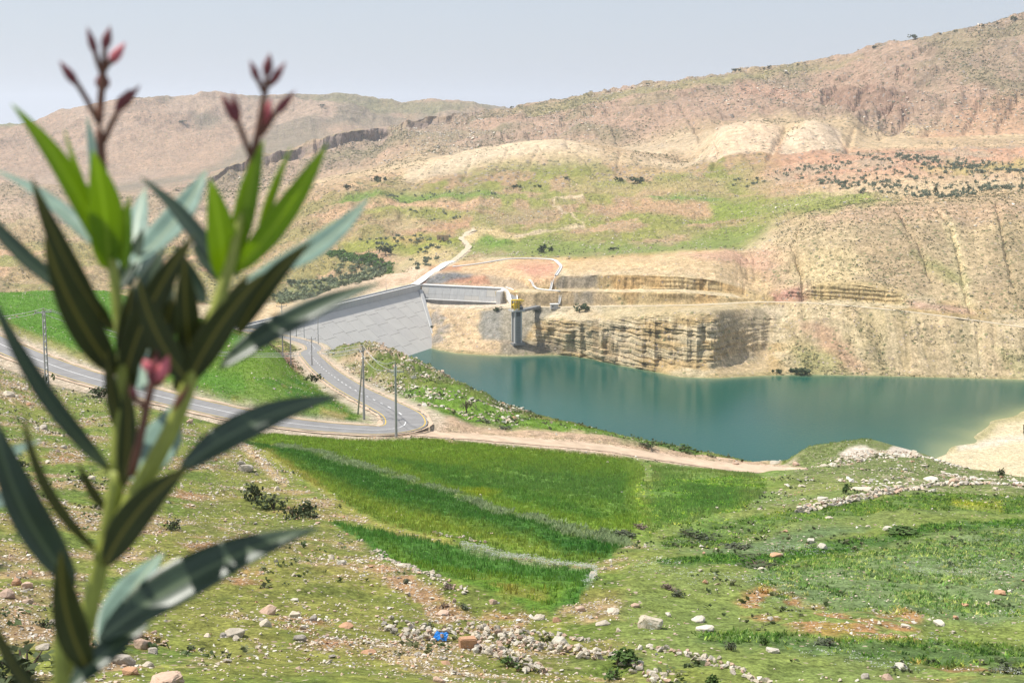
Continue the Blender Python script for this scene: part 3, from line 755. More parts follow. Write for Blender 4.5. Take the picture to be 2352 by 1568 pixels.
# --- far bank
fb = smooth(14.6, 14.95, K)
put(fb, PALE, .04, .12)
fz = band(14.8, 22.4, .15)
put(fz * smooth(.44, .6, fbm(ARC / 24, GZ / 5, 221, 4)), S(200, 172, 124), .1, .2)
put(fz * smooth(.56, .68, fbm(ARC / 60, GZ / 12, 223, 4)) * .7, S(226, 208, 176))
put(clf * smooth(.35, .75, strata) * .25, S(190, 168, 130))
put(clf * smooth(.62, .8, fbm(ARC / 5, GZ / 22, 225, 3)) * .6, S(160, 138, 106))
waterline = np.exp(-((GZ - WZ - .4) / .8) ** 2) * smooth(14.2, 14.9, K) * (1 - smooth(16.4, 17, K))
paint([(1380, 700), (1650, 698), (1760, 700), (1700, 720), (1500, 735), (1380, 740)], S(206, 186, 144), 8, 15, 19, .7, 8, .3)
paint([(1640, 715), (1790, 705), (1760, 860), (1650, 866)], S(206, 184, 148), 8, 14.8, 18, .6, 8)
# bare slope right of the nose
sl = band(14.9, 17.8, .2) * smooth(1780, 1840, PU)
put(sl, S(212, 188, 148), .14, .15)
put(sl * smooth(.5, .62, fbm(ARC / 22, GR / 60, 227, 4)) * .7, S(194, 176, 132), .3, .15)
put(sl * smooth(.66, .8, ridged(ARC / 9 + GR / 70, GZ / 60, 115, 3)) * .55, S(186, 166, 124), .35, .2)
put(sl * smooth(.62, .78, ridged(ARC / 13 + GR / 60, GZ / 50, 281, 3)) * .5, S(228, 206, 164), .05, .1)
paint([(1840, 740), (1900, 740), (1990, 850), (1930, 850)], S(206, 164, 134), 12, 14.9, 18, .7, 14)
paint([(1820, 800), (1900, 800), (1950, 858), (1840, 860)], S(170, 168, 100), 12, 14.9, 18, .5, 14, .6)
paint([(2280, 800), (2460, 820), (2460, 870), (2330, 866)], S(178, 170, 118), 10, 14.9, 18, .6, 14, .8)
# spillway yard, low slope, tracks
paint([(985, 700), (1160, 702), (1180, 740), (1150, 815), (1040, 812), (985, 795), (960, 740)], S(222, 192, 152), 8, 14.8, 18.2, .9, 8, .06, .2)
paint([(975, 712), (1000, 706), (1040, 745), (1010, 790), (985, 795), (965, 740)], S(160, 152, 142), 8, 14.8, 18.2, .85, 14, .06, .3, patch=(NW1, .35, .5))
paint([(975, 690), (1160, 690), (1180, 704), (1090, 708), (990, 706)], S(232, 212, 186), 3, 16.5, 18.6, 1, 3, 0, .05)
stroke([(1020, 722), (1045, 740), (1065, 770), (1090, 795), (1140, 808)], 8, S(206, 176, 140), 14.8, 18.2, .9, 4)
stroke([(1030, 718), (1080, 735), (1110, 765), (1150, 782), (1185, 790)], 9, S(212, 184, 150), 14.8, 18.2, .9, 4)
paint([(1105, 715), (1160, 704), (1240, 706), (1275, 716), (1225, 745), (1200, 790), (1110, 778), (1095, 760)], S(168, 158, 138), 4, 14.8, 18.6, .95, 6, 0, .02)
paint([(1105, 720), (1150, 706), (1150, 780), (1105, 776)], S(150, 148, 142), 8, 14.8, 18.6, .6, 8)
paint([(1150, 785), (1290, 786), (1290, 816), (1150, 818)], S(142, 132, 116), 6, 14.8, 16.6, .8, 8)
# cuttings above the bench road
cutz = band(18.1, 22.3, .15) * smooth(1150, 1200, PU) * (1 - smooth(1700, 1780, PU))
put(cutz, S(220, 192, 142), .06, .1)
put(cutz * smooth(.45, .6, fbm(ARC / 18, GZ / 14, 231, 3)) * .7, S(208, 168, 112))
put(band(19.0, 20.05, .06) * smooth(1180, 1200, PU) * (1 - smooth(1690, 1740, PU)), S(230, 208, 168), 0, .1)
put(band(21.0, 21.3, .1) * smooth(1180, 1200, PU) * (1 - smooth(1690, 1740, PU)), S(230, 210, 172), 0, .1)
paint([(1270, 650), (1290, 634), (1375, 630), (1370, 664), (1280, 666)], S(176, 162, 140), 4, 17.5, 22, .95, 5, 0, 0)
paint([(1190, 672), (1365, 668), (1400, 675), (1420, 700), (1190, 706)], S(196, 172, 136), 5, 17.5, 20, .9, 6, 0, 0)
paint([(1290, 672), (1365, 668), (1370, 702), (1292, 702)], S(176, 164, 146), 5, 17.5, 20, .7, 10, patch=(NW1, .35, .55))
paint([(960, 657), (985, 628), (1040, 622), (1200, 632), (1215, 664), (1150, 662)], S(196, 172, 142), 4, 19, 22, .95, 5, 0, .05)
paint([(968, 652), (1000, 626), (1086, 630), (1075, 642), (1040, 650), (985, 652)], S(132, 132, 132), 3, 19, 22, .95, 6)
paint([(950, 655), (975, 625), (1000, 622), (970, 652)], S(214, 150, 116), 3, 19, 22, .9, 4)
paint([(1020, 651), (1050, 640), (1110, 630), (1130, 656)], S(204, 150, 120), 4, 19, 22, .85, 6)
paint([(985, 614), (1040, 606), (1090, 598), (1240, 596), (1290, 604), (1275, 650), (1235, 660), (1180, 640), (1060, 622)], S(230, 192, 148), 5, 20.2, 23, .9, 7, .02, .1)
paint([(985, 614), (1060, 608), (1060, 622), (985, 625)], S(206, 152, 118), 4, 20.2, 23, .9, 6)
paint([(1170, 610), (1262, 600), (1285, 610), (1268, 634), (1225, 640)], S(224, 166, 138), 12, 20.2, 23, .9, 8)
paint([(700, 688), (780, 655), (870, 630), (960, 610), (985, 612), (960, 640), (940, 655), (800, 680), (720, 698)], S(232, 204, 172), 5, 20.2, 22.4, 1, 6, .02, .1)
paint([(870, 645), (945, 628), (950, 645), (870, 660)], S(224, 186, 154), 8, 20.2, 22.4, .7, 8)
paint([(560, 750), (560, 704), (660, 696), (700, 690), (690, 715), (640, 735)], S(230, 200, 156), 6, 18, 21.6, .9, 8, .02, .1)
paint([(1300, 600), (1500, 588), (1660, 574), (1760, 600), (1800, 660), (1740, 672), (1640, 640), (1560, 630), (1400, 628), (1300, 632)], S(226, 194, 150), 6, 20.5, 23, .9, 8, .05, .15)
paint([(1560, 582), (1680, 570), (1720, 590), (1720, 605), (1600, 595)], S(210, 166, 142), 7, 21, 23, .7, 8)
paint([(1690, 585), (1760, 565), (1840, 560), (1900, 570), (1870, 630), (1850, 680), (1790, 690), (1770, 640), (1720, 605)], S(216, 174, 146), 14, 18.5, 24, .9, 12, .08, .3)
paint([(1770, 665), (1830, 660), (1850, 690), (1780, 692)], S(206, 150, 132), 8, 18, 22, .6, 8, .02, .3)
# --- right hand hill
rhill = band(20.1, 23.9, .35) * smooth(1740, 1830, PU + JU * 50)
put(rhill, S(208, 184, 144), .25, .1)
put(rhill * smooth(.44, .58, fbm(ARC / 40, GR / 60, 233, 4)), S(194, 170, 134), .42, .12)
paint([(1830, 620), (1870, 560), (1960, 580), (2000, 620), (1940, 650), (1860, 650)], S(226, 202, 154), 16, 19.5, 23.5, .85, 20, .25)
stroke([(2155, 475), (2185, 520), (2200, 580), (2215, 660), (2230, 730)], 26, S(226, 206, 158), 19, 24, .85, 9, scrub=.2)
paint([(1850, 490), (2080, 465), (2352, 458), (2352, 500), (2200, 510), (2050, 500), (1900, 520)], S(204, 172, 142), 12, 22, 24, .7, 14, .3, .3)
paint([(2090, 580), (2180, 610), (2230, 640), (2170, 640)], S(156, 160, 92), 12, 20, 24, .6, 14, .5)
paint([(2280, 500), (2460, 500), (2460, 720), (2300, 720)], S(188, 168, 128), 20, 19, 24, .5, 16, .5, patch=(NW2, .4, .55))
cb = band(18.9, 20.2, .2) * smooth(1850, 1880, PU) * (1 - smooth(2060, 2110, PU))
put(cb, S(214, 188, 138), .03, .15)
paint([(2080, 690), (2230, 705), (2240, 722), (2100, 708)], S(212, 172, 146), 6, 18.6, 20.6, .8, 6, .2)
# --- green plateau
pl = band(22.35, 25.6, .25) * smooth(900, 1010, PU + JU * 60) * (1 - smooth(1770, 1840, PU + (PV - 480) * .9 + JU * 40))
put(pl, S(164, 160, 102), .25, .3)
put(pl * smooth(.46, .58, NW2), S(188, 162, 126), .25, .5)
put(pl * smooth(.48, .6, fbm(WX / 30, WY / 70, 241, 4)), S(154, 158, 88), .2, .15)
paint([(1060, 578), (1300, 588), (1480, 586), (1700, 566), (1760, 520), (1620, 535), (1560, 560), (1400, 560), (1180, 540), (1090, 545)], S(138, 154, 80), 8, 22, 25, .9, 14, .05, .12)
paint([(1420, 480), (1640, 470), (1850, 440), (2060, 455), (1900, 485), (1800, 500), (1500, 500)], S(140, 158, 72), 9, 22, 25.9, .8, 14, .15, .25)
paint([(1480, 452), (1620, 455), (1660, 462), (1500, 462)], S(112, 152, 74), 4, 22, 25.9, .9, 6, 0, .05)
paint([(1350, 466), (1620, 462), (1640, 492), (1560, 500), (1380, 484)], S(202, 166, 134), 7, 22, 25.9, .85, 12, .15, .4)
paint([(1300, 430), (1480, 425), (1640, 410), (1680, 440), (1480, 450), (1300, 450)], S(186, 168, 122), 8, 22, 26, .7, 12, .2, .4)
paint([(1120, 490), (1260, 470), (1280, 500), (1140, 530)], S(176, 154, 122), 8, 22, 26, .7, 12, .35, .5)
paint([(1080, 548), (1150, 535), (1170, 560), (1130, 570)], S(124, 156, 66), 6, 22, 25, .9, 8, 0, .05)
paint([(1070, 535), (1110, 526), (1200, 540), (1190, 552), (1120, 540), (1080, 560), (1060, 560)], S(218, 198, 150), 5, 22, 25, .9, 7, .05, .1)
stroke([(1340, 455), (1275, 458), (1272, 475), (1310, 495), (1345, 517), (1180, 541)], 5.5, S(222, 204, 170), 22, 26, .95, 3)
stroke([(960, 650), (1000, 622), (1040, 602), (1075, 575), (1062, 548), (1090, 530)], 9, S(226, 210, 186), 20.5, 25, .95, 3)
# --- olive grove on red soil
rg = band(24.4, 26.2, .3) * smooth(1660, 1840, PU - (PV - 400) * .5 + JU * 70)
put(rg, S(212, 172, 142), .15, .3)
put(rg * smooth(.5, .64, NW2) * .8, S(196, 176, 148), .2, .6)
paint([(2100, 385), (2352, 370), (2460, 370), (2460, 400), (2200, 400)], S(186, 176, 104), 8, 24, 27, .7, 14)
# --- pale hill, domes and the lower mountain
ph = band(25.55, 27.4, .3)
put(ph, S(222, 200, 162), .2, .08)
put(ph * smooth(1000, 1050, PU) * (1 - smooth(1600, 1680, PU)), S(228, 208, 174), .1, .04)
put(ph * smooth(.52, .64, NW3), S(210, 186, 150), .4, .15)
paint([(690, 440), (900, 390), (1100, 340), (1280, 318), (1320, 330), (1200, 350), (1060, 390), (880, 435), (780, 445)], S(236, 218, 186), 8, 25.3, 27.4, .85, 10, .05, .05)
paint([(1620, 372), (1650, 290), (1730, 274), (1800, 290), (1770, 370), (1700, 390)], S(240, 216, 184), 6, 25.3, 27.3, .95, 6, .04, .06)
paint([(1780, 380), (1810, 300), (1865, 272), (1930, 295), (1935, 345), (1860, 380)], S(238, 218, 188), 6, 25.3, 27.3, .95, 6, .06, .06)
paint([(1250, 425), (1380, 415), (1600, 405), (1620, 395), (1500, 380), (1420, 400)], S(214, 192, 140), 8, 25, 27, .5, 12, .2)
# --- mountain
mt = smooth(27.1, 27.6, K)
put(mt, S(204, 176, 152), .3, .25)
put(mt * smooth(.45, .6, fbm(WX / 140, WY / 220, 251, 5)), S(188, 168, 144), .5, .3)
put(mt * smooth(.54, .66, fbm(WX / 70, WY / 160, 253, 5)) * .7, S(208, 180, 156), .15, .2)
put(mt * smooth(.58, .68, fbm(WX / 120, WY / 120, 255, 4)) * .5, S(168, 162, 124), .9, .15)
paint([(1180, 252), (1480, 198), (1700, 168), (1980, 128), (1900, 150), (1700, 185), (1480, 222), (1240, 262)], S(172, 168, 118), 6, 27.5, 29.2, .8, 8, .6, .1)
paint([(1900, 190), (1990, 170), (2100, 215), (2080, 270), (1960, 250), (1880, 235)], S(178, 146, 126), 10, 27, 29, .7, 16, .1, .3)
paint([(2080, 340), (2200, 250), (2352, 230), (2460, 240), (2460, 350), (2200, 352)], S(220, 178, 146), 16, 26.5, 29, .7, 20, .3, .2)
paint([(1700, 180), (1870, 205), (1850, 215), (1680, 215)], S(212, 172, 148), 8, 27, 29, .6, 12, .1)
put(esc * smooth(.3, .8, np.clip(slope, 0, 2)), S(168, 152, 142), .02, .1)
put(mcl * smooth(.9, 1.6, slope) * .5, S(168, 138, 118))
# --- valley behind the dam, slopes on the left
lv = band(21.6, 25.7, .3) * (1 - smooth(880, 960, PU + JU * 40))
put(lv, S(182, 162, 122), .5, .25)
put(lv * smooth(.48, .6, NW2), S(168, 158, 104), .7, .15)
put(lv * smooth(.6, .7, fbm(WX / 40, WY / 40, 261, 4)), S(210, 178, 142), .1, .3)
paint([(620, 680), (700, 640), (830, 620), (900, 625), (860, 650), (760, 670), (700, 692), (630, 700)], S(128, 140, 86), 8, 21.5, 25, .8, 14, .9)
paint([(800, 455), (870, 445), (1130, 440), (1160, 452), (1100, 460), (900, 462), (740, 476)], S(126, 152, 72), 5, 24, 26.2, .95, 7, .05, .02)
paint([(860, 462), (1100, 460), (1080, 484), (900, 488)], S(212, 178, 142), 6, 23.5, 26, .85, 10, .1)
paint([(820, 490), (1060, 482), (1100, 490), (1040, 505), (860, 502)], S(160, 164, 88), 5, 23.5, 26, .9, 8, .1)
paint([(890, 545), (1080, 500), (1080, 530), (980, 545)], S(206, 160, 134), 6, 23, 26, .7, 12, .2)
paint([(780, 570), (900, 545), (1020, 538), (1060, 552), (980, 585), (880, 588), (800, 585)], S(156, 162, 80), 6, 22.8, 25.5, .95, 9, .08, .05)
paint([(880, 560), (960, 545), (990, 555), (930, 570)], S(206, 172, 124), 6, 22.8, 25.5, .6, 8)
paint([(780, 590), (900, 588), (880, 605), (800, 606)], S(206, 168, 138), 5, 22.8, 25.5, .8, 8)
paint([(940, 592), (1000, 560), (1050, 580), (1020, 605), (960, 615)], S(216, 192, 140), 6, 22, 25.2, .8, 10, .3)
paint([(0, 590), (70, 585), (70, 605), (0, 612)], S(160, 164, 100), 6, 22, 26, .8, 8)
paint([(700, 425), (900, 390), (900, 420), (780, 450), (700, 470)], S(214, 186, 152), 8, 25, 27.5, .6, 10)
ll = band(24.6, 28.4, .4) * (1 - smooth(560, 720, PU))
put(ll, S(198, 176, 152), .35, .3)
put(ll * smooth(.5, .62, NW3), S(182, 164, 138), .55, .3)
# --- distant ridge
dr_ = smooth(29.2, 29.9, K)
put(dr_, S(200, 174, 150), .35, .3)
put(dr_ * smooth(.5, .62, fbm(WX / 240, WY / 400, 271, 5)), S(168, 156, 136), .6, .25)
put(dr_ * smooth(.56, .66, fbm(WX / 160, WY / 260, 273, 5)), S(202, 180, 158), .2, .25)
paint([(690, 220), (790, 215), (930, 236), (1130, 246), (1000, 262), (850, 246), (720, 235)], S(160, 162, 122), 6, 30, 32.6, .7, 8, .6)
paint([(-60, 288), (60, 288), (55, 300), (-60, 302)], S(132, 156, 104), 4, 30, 32.4, .8, 4)
put(smooth(32.3, 32.8, K), S(176, 170, 156), .2, .2)
# damp rim above the water
put(waterline * .45, S(150, 146, 96))
# bare verges beside the asphalt
vg = (1 - smooth(5.2, 8.6, D_ROAD + (NW0 - .5) * 3))
put(vg * .92, S(212, 194, 170), 0, .2)
put((1 - smooth(2.8, 4.2, D_TRACK + (NW0 - .5) * 2)), S(226, 196, 168), 0, .1)

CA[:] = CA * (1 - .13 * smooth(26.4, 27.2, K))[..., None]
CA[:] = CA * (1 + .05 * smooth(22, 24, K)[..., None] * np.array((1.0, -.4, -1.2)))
# ------------------------------------------------------------------ ground objects
M_NEAR = ground_mat('hillside_ground', 4.2, 1.1, .22, 2.3, 1.4, .8, .14, con=1.3, stone=(.46, .38, .29))
M_MID = ground_mat('lakeside_ground', 1.6, .5, .1, .9, .8, .6, .25)
M_FAR = ground_mat('far_bank_ground', .8, .22, .045, .42, .30, .6, .6, stone=(.40, .33, .26), scrub=(.12, .125, .065))
M_MTN = ground_mat('mountain_ground', .30, .085, .016, .16, .15, .7, 2.6, con=.7, stone=(.34, .29, .25), scrub=(.12, .12, .075))
def terrain(name, k0, k1, mat, sm=True):
    r0 = int(np.searchsorted(GK[:, 0], k0 - 1e-6)); r1 = int(np.searchsorted(GK[:, 0], k1 - 1e-6))
    sl_ = slice(r0, r1 + 1)
    nr = r1 - r0 + 1
    v = np.stack([GX2[sl_], GY2[sl_], GZ[sl_] + CAMZ], -1).reshape(-1, 3)
    i = np.arange((nr - 1) * (C - 1))
    a = (i // (C - 1)) * C + i % (C - 1)
    f = np.stack([a, a + 1, a + C + 1, a + C], -1)
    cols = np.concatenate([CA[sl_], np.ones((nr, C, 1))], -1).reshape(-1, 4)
    mk = np.stack([SCRUB[sl_], STONE[sl_], np.zeros((nr, C)), np.ones((nr, C))], -1).reshape(-1, 4)
    f = f[:, ::-1]
    o = link(name, mesh_np(name, v, f, [mat], sm, cols={'Col': cols, 'Mask': mk}))
    return tag(o, kind='structure')
terrain('hillside', 0, 8, M_NEAR)
terrain('roadside_ground', 8, 10, M_NEAR)
terrain('lakeside_slope', 10, 12, M_MID)
terrain('lake_bed', 12, 15, M_MID)
terrain('cliff', 15, 18, M_FAR, False)
terrain('cut_slope', 18, 22, M_FAR, False)
terrain('plateau', 22, 25, M_FAR, False)
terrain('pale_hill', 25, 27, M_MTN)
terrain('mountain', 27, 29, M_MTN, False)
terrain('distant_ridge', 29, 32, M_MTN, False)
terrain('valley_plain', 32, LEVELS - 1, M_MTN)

# water
wm, n, l, b = new_mat('lake_water')
b.inputs['Base Color'].default_value = (.012, .098, .098, 1)
b.inputs['Roughness'].default_value = .16
b.inputs['IOR'].default_value = 1.33
b.inputs['Specular IOR Level'].default_value = .11
geo = n.new('ShaderNodeNewGeometry')
t1 = N(n, 'ShaderNodeTexNoise', Scale=.55, Detail=3); l.new(geo.outputs['Position'], t1.inputs['Vector'])
bp = N(n, 'ShaderNodeBump', Strength=.22, Distance=.35); l.new(t1.outputs['Fac'], bp.inputs['Height']); l.new(bp.outputs[0], b.inputs['Normal'])
t2 = N(n, 'ShaderNodeTexNoise', Scale=.006, Detail=4); l.new(geo.outputs['Position'], t2.inputs['Vector'])
dp_ = N(n, 'ShaderNodeAttribute', attribute_name='Col')
deep = mixc(n, l, ramp(n, l, t2.outputs['Fac'], .35, .65), (.002, .064, .050), (.005, .078, .054))
l.new(mixc(n, l, dp_.outputs['Color'], deep, (.20, .235, .115)), b.inputs['Base Color'])     # silty shallows along the shore
us = np.linspace(520, 2700, 130); rr_ = np.concatenate([np.linspace(470, 680, 8), np.linspace(686, 860, 34), np.linspace(866, 1070, 48)])
wv, wc = [], []
for u in us:
    _t, th = tan_el(u, 900)
    for r in rr_:
        x, y = r * math.sin(th) / math.cos(th), r
        dep = WZ - ground(x, y)
        k = math.exp(-max(dep, 0) / 1.3) if dep > -.5 else 1.0
        wv.append((x, y, 0.0)); wc.append((k, k, k, 1))
nr_ = len(rr_)
wf = [(i * nr_ + j, i * nr_ + j + 1, (i + 1) * nr_ + j + 1, (i + 1) * nr_ + j)[::-1] for i in range(len(us) - 1) for j in range(nr_ - 1)]
tag(link('lake', mesh_np('lake', wv, wf, [wm], cols={'Col': wc})), kind='structure')
# ------------------------------------------------------------------ roads
UP = Vector((0, 0, CAMZ))
def W3(p): return Vector((float(p[0]), float(p[1]), float(p[2]) + CAMZ))
M_ASPH = plain('asphalt', (.225, .218, .212), .85, .16, .35, .25, .3)
M_YEL = plain('yellow_road_paint', (.62, .42, .06), .7, .2, 2)
M_WHT = plain('white_road_paint', (.74, .74, .72), .7, .15, 2)
M_CONC = plain('pale_concrete', (.46, .455, .44), .85, .10, .5, .2, .1, streak=True)
M_SLAB = plain('face_slab_concrete', (.51, .485, .44), .8, .06, .12, .25)
M_SLAB2 = plain('face_slab_concrete_worn', (.495, .47, .43), .8, .07, .12, .25)
M_CONCD = plain('shade_grey_concrete', (.22, .218, .212), .85, .18, .4, .2, .1, streak=True)  # dark grey also carries the shade on the tower front and weir wall
M_WCON = plain('white_concrete', (.70, .69, .66), .8, .08, .5)
M_JOINT = plain('joint_filler', (.30, .29, .28), .9, .2, 1)
M_STEEL = plain('galvanised_steel', (.40, .41, .42), .5, .12, 2, .4)
M_DARK = plain('dark_machine_paint', (.06, .065, .07), .6, .2, 2)
M_YELL = plain('yellow_crane_paint', (.72, .50, .03), .5, .12, 1.5, .4)
M_DIRT = plain('pale_track_dirt', S(226, 200, 172), .95, .2, .4, .1, .4)
M_DIRT2 = plain('bench_road_dirt', S(230, 214, 184), .95, .14, .2, .1, .3)

def side(line, i):
    t = line[min(i + 1, len(line) - 1)] - line[max(i - 1, 0)]
    n = np.array((t[1], -t[0], 0.0))
    return n / (np.linalg.norm(n) + 1e-9)
def ribbon(name, line, o0, o1, mat, lift=0.0, parent=None, i0=0, i1=None, jitter=0.0, cross=1):
    i1 = len(line) if i1 is None else i1
    v, f = [], []
    w = cross + 1
    for i in range(i0, i1):
        n = side(line, i)
        for k in range(w):
            j = (random.uniform(-jitter, jitter) if k in (0, cross) else 0)
            o = o0 + (o1 - o0) * k / cross + j
            p = line[i] + n * o
            v.append((p[0], p[1], p[2] + CAMZ + lift))
    for i in range(i1 - i0 - 1):
        for k in range(cross):
            f.append((i * w + k, i * w + k + 1, (i + 1) * w + k + 1, (i + 1) * w + k)[::-1])
    me = mesh_np(name, v, f, [mat])
    o = link(name, me, parent)
    bm = bmesh.new(); bm.from_mesh(me)
    for q in bm.faces:
        if q.normal.z < 0: q.normal_flip()
    bm.to_mesh(me); bm.free()
    return o
road = tag(ribbon('road', ROAD, -3.75, 3.75, M_ASPH, .03, cross=2), kind='structure')
for o in (-3.35, 3.35):
    ribbon('edge_line', ROAD, o - .085, o + .085, M_YEL, .055, road)
ihp = int(np.argmin(np.hypot(ROAD[:, 0] - P3(925, 955, 261)[0], ROAD[:, 1] - P3(925, 955, 261)[1])))
ribbon('centre_line', ROAD, -.075, .075, M_WHT, .055, road, 0, ihp - 2)
i = ihp + 1
while i < len(ROAD) - 40:
    ribbon('centre_dash', ROAD, -.10, .10, M_WHT, .055, road, i, i + 3)
    i += 6
for o0, o1 in ((-4.6, -3.85), (3.85, 4.6)):
    ribbon('gravel_shoulder', ROAD, o0, o1, M_DIRT, .02, road, jitter=.25)
tag(ribbon('dirt_track', TRACK, -2.6, 2.6, M_DIRT, .03, jitter=.35, cross=3), kind='structure')
tag(ribbon('bench_road', BENCH, -2.3, 2.3, M_DIRT2, .06, jitter=.25, cross=2), kind='structure')
def drape(pts, lift=.1, step=3.0, rmin=700):
    q = [at(u, v, rmin) for u, v in pts]
    l_ = spline([(p.x, p.y, p.z - CAMZ) for p in q], step)
    for p in l_: p[2] = ground(p[0], p[1]) + lift
    k = np.ones(5) / 5
    l_[:, 2] = np.convolve(np.pad(l_[:, 2], 2, mode='edge'), k, 'valid') + .25
    return l_
ACC = drape([(952, 656), (975, 640), (1000, 622), (1022, 608), (1040, 601)], .5)
tag(ribbon('access_road', ACC, -3.2, 3.2, M_WCON, .1), kind='structure')
ACC2 = drape([(1040, 601), (1060, 585), (1076, 570), (1068, 556), (1060, 547), (1075, 535), (1095, 529)], .3)
tag(ribbon('hill_track', ACC2, -2.6, 2.6, M_DIRT2, .1, jitter=.4), kind='structure')

# ------------------------------------------------------------------ dam
A_, B_ = W3(P3(565, 750, 890)), W3(P3(960, 655, 1104))
A_.z = B_.z = CAMZ - 127.0
ax = (B_ - A_); ax.z = 0
LD = ax.length
ax.normalize()
nn = Vector((ax.y, -ax.x, 0))
def dp(s, off, z): 
    p = A_ + ax * s + nn * off
    return Vector((p.x, p.y, CAMZ + z))
dam = empty('dam', dp(0, 0, -127))
tag(dam, 'long concrete faced dam sloping down into the lake behind the bare spur', 'dam')
S0 = -70.0
def local(mb): 
    mb.v = [tuple(Vector(q) - dam.location) for q in mb.v]
    return mb
m = MB()
m.quadbox([dp(S0, 0, -175), dp(LD - 62, 0, -175), dp(LD - 62, 60, -175), dp(S0, 60, -175), dp(S0, -2, -130.9), dp(LD - 2, -2, -130.9), dp(LD - 4, 2.4, -130.9), dp(S0, 2.4, -130.9)])
local(m).build('dam_body', M_JOINT, dam)
m = MB(); m.quadbox([dp(S0, -5.5, -132), dp(LD + 1, -5.5, -132), dp(LD + 1, 1.8, -132), dp(S0, 1.8, -132), dp(S0, -5.5, -127.4), dp(LD + 1, -5.5, -127.4), dp(LD + 1, 1.8, -127.4), dp(S0, 1.8, -127.4)])
local(m).build('crest_road', M_ASPH, dam)
m = MB(); m.quadbox([dp(S0, 1.85, -131.5), dp(LD - 1, 1.85, -131.5), dp(LD - 1, 2.5, -131.5), dp(S0, 2.5, -131.5), dp(S0, 1.85, -126.3), dp(LD - 1, 1.85, -126.3), dp(LD - 1, 2.5, -126.3), dp(S0, 2.5, -126.3)])
local(m).build('parapet_wall', M_CONC, dam)
m = MB(); m.quadbox([dp(S0, 1.7, -126.28), dp(LD - 1, 1.7, -126.28), dp(LD - 1, 2.75, -126.28), dp(S0, 2.75, -126.28), dp(S0, 1.7, -125.95), dp(LD - 1, 1.7, -125.95), dp(LD - 1, 2.75, -125.95), dp(S0, 2.75, -125.95)])
local(m).build('parapet_coping', M_WCON, dam)
m = MB(); m.quadbox([dp(S0, -5.45, -127.3), dp(LD + 1, -5.45, -127.3), dp(LD + 1, -5.1, -127.3), dp(S0, -5.1, -127.3), dp(S0, -5.45, -126.3), dp(LD + 1, -5.45, -126.3), dp(LD + 1, -5.1, -126.3), dp(S0, -5.1, -126.3)])
local(m).build('downstream_kerb', M_WCON, dam)
SL = 1.30
def fp(s, t, lift=0.0):          # a point on the upstream face, t metres below its top edge
    return dp(s, 2.5 + SL * t + lift * .61, -130.8 - t + lift * .79)
def smax(t): return LD - 5 - 55 * t / 30.0
tcuts = [0, 5.5, 11.5, 18, 25, 33, 42]
ws = 14.5
ncol = int((LD - S0) / ws) + 1
for ri in range(len(tcuts) - 1):
    t0, t1 = tcuts[ri] + .07, tcuts[ri + 1] - .07
    for ci in range(ncol):
        st = (ri % 2) * 0.0 + (ci % 3) * 0.0
        a0, a1 = S0 + ci * ws + .07, S0 + (ci + 1) * ws - .07
        jt = ((ci * 37) % 5 - 2) * .5            # joints are staggered from bay to bay
        q0, q1 = t0 + (jt if ri else 0), t1 + (jt if ri < len(tcuts) - 2 else 0)
        poly = [(a0, q0), (a1, q0), (a1, q1), (a0, q1)]
        out = []
        for k in range(4):                        # clip against the abutment edge
            P, Q = poly[k], poly[(k + 1) % 4]
            dP, dQ = smax(P[1]) - P[0], smax(Q[1]) - Q[0]
            if dP >= 0: out.append(P)
            if dP * dQ < 0:
                f = dP / (dP - dQ); out.append((P[0] + (Q[0] - P[0]) * f, P[1] + (Q[1] - P[1]) * f))
        if len(out) < 3: continue
        mb = MB(); b0 = len(out)
        lift = .42 + random.uniform(0, .05)
        for l_ in (0.0, lift):
            mb.v += [tuple(fp(s, t, l_)) for s, t in out]
        mb.f.append(tuple(range(b0, 2 * b0)))
        mb.f += [(k, (k + 1) % b0, b0 + (k + 1) % b0, b0 + k) for k in range(b0)]
        local(mb).build('face_slab', M_SLAB if random.random() < .72 else M_SLAB2, dam)
m = MB()
for k in range(2):
    pass
pl_ = []
for t in (0, 8, 16, 24, 32, 42):
    for ds in (0.6, 5.2):
        for lf in (-1, 1.3): pl_.append(tuple(fp(smax(t) + ds, t, lf)))
m.v = pl_
for k in range(5):
    a = k * 4; b_ = a + 4
    m.f += [(a + 1, a + 3, b_ + 3, b_ + 1), (a, a + 1, b_ + 1, b_), (a + 2, b_ + 2, b_ + 3, a + 3)]
local(m).build('plinth', M_CONC, dam)

# lamp posts along the crest
def lamp_post(p, h, label):
    t = empty('lamp_post', p)
    tag(t, label, 'lamp post', 'lamp posts on the dam')
    MB().tube([(0, 0, 0), (0, 0, h)], [.16, .09], 6).build('post', M_STEEL, t)
    MB().tube([(0, 0, h), (.5, 0, h + .25), (1.3, 0, h + .3)], .06, 5).box((1.5, 0, h + .27), (.7, .3, .16)).build('lamp_head', M_STEEL, t)
for s in (LD * .58, LD * .82): lamp_post(dp(s, -4.6, -127.4), 8.5, 'thin grey lamp post ' + ('halfway along' if s < LD * .7 else 'two thirds along') + ' the dam crest')
lamp_post(dp(LD + 3, -3, -127.4), 9, 'thin grey lamp post at the end of the crest by the spillway')

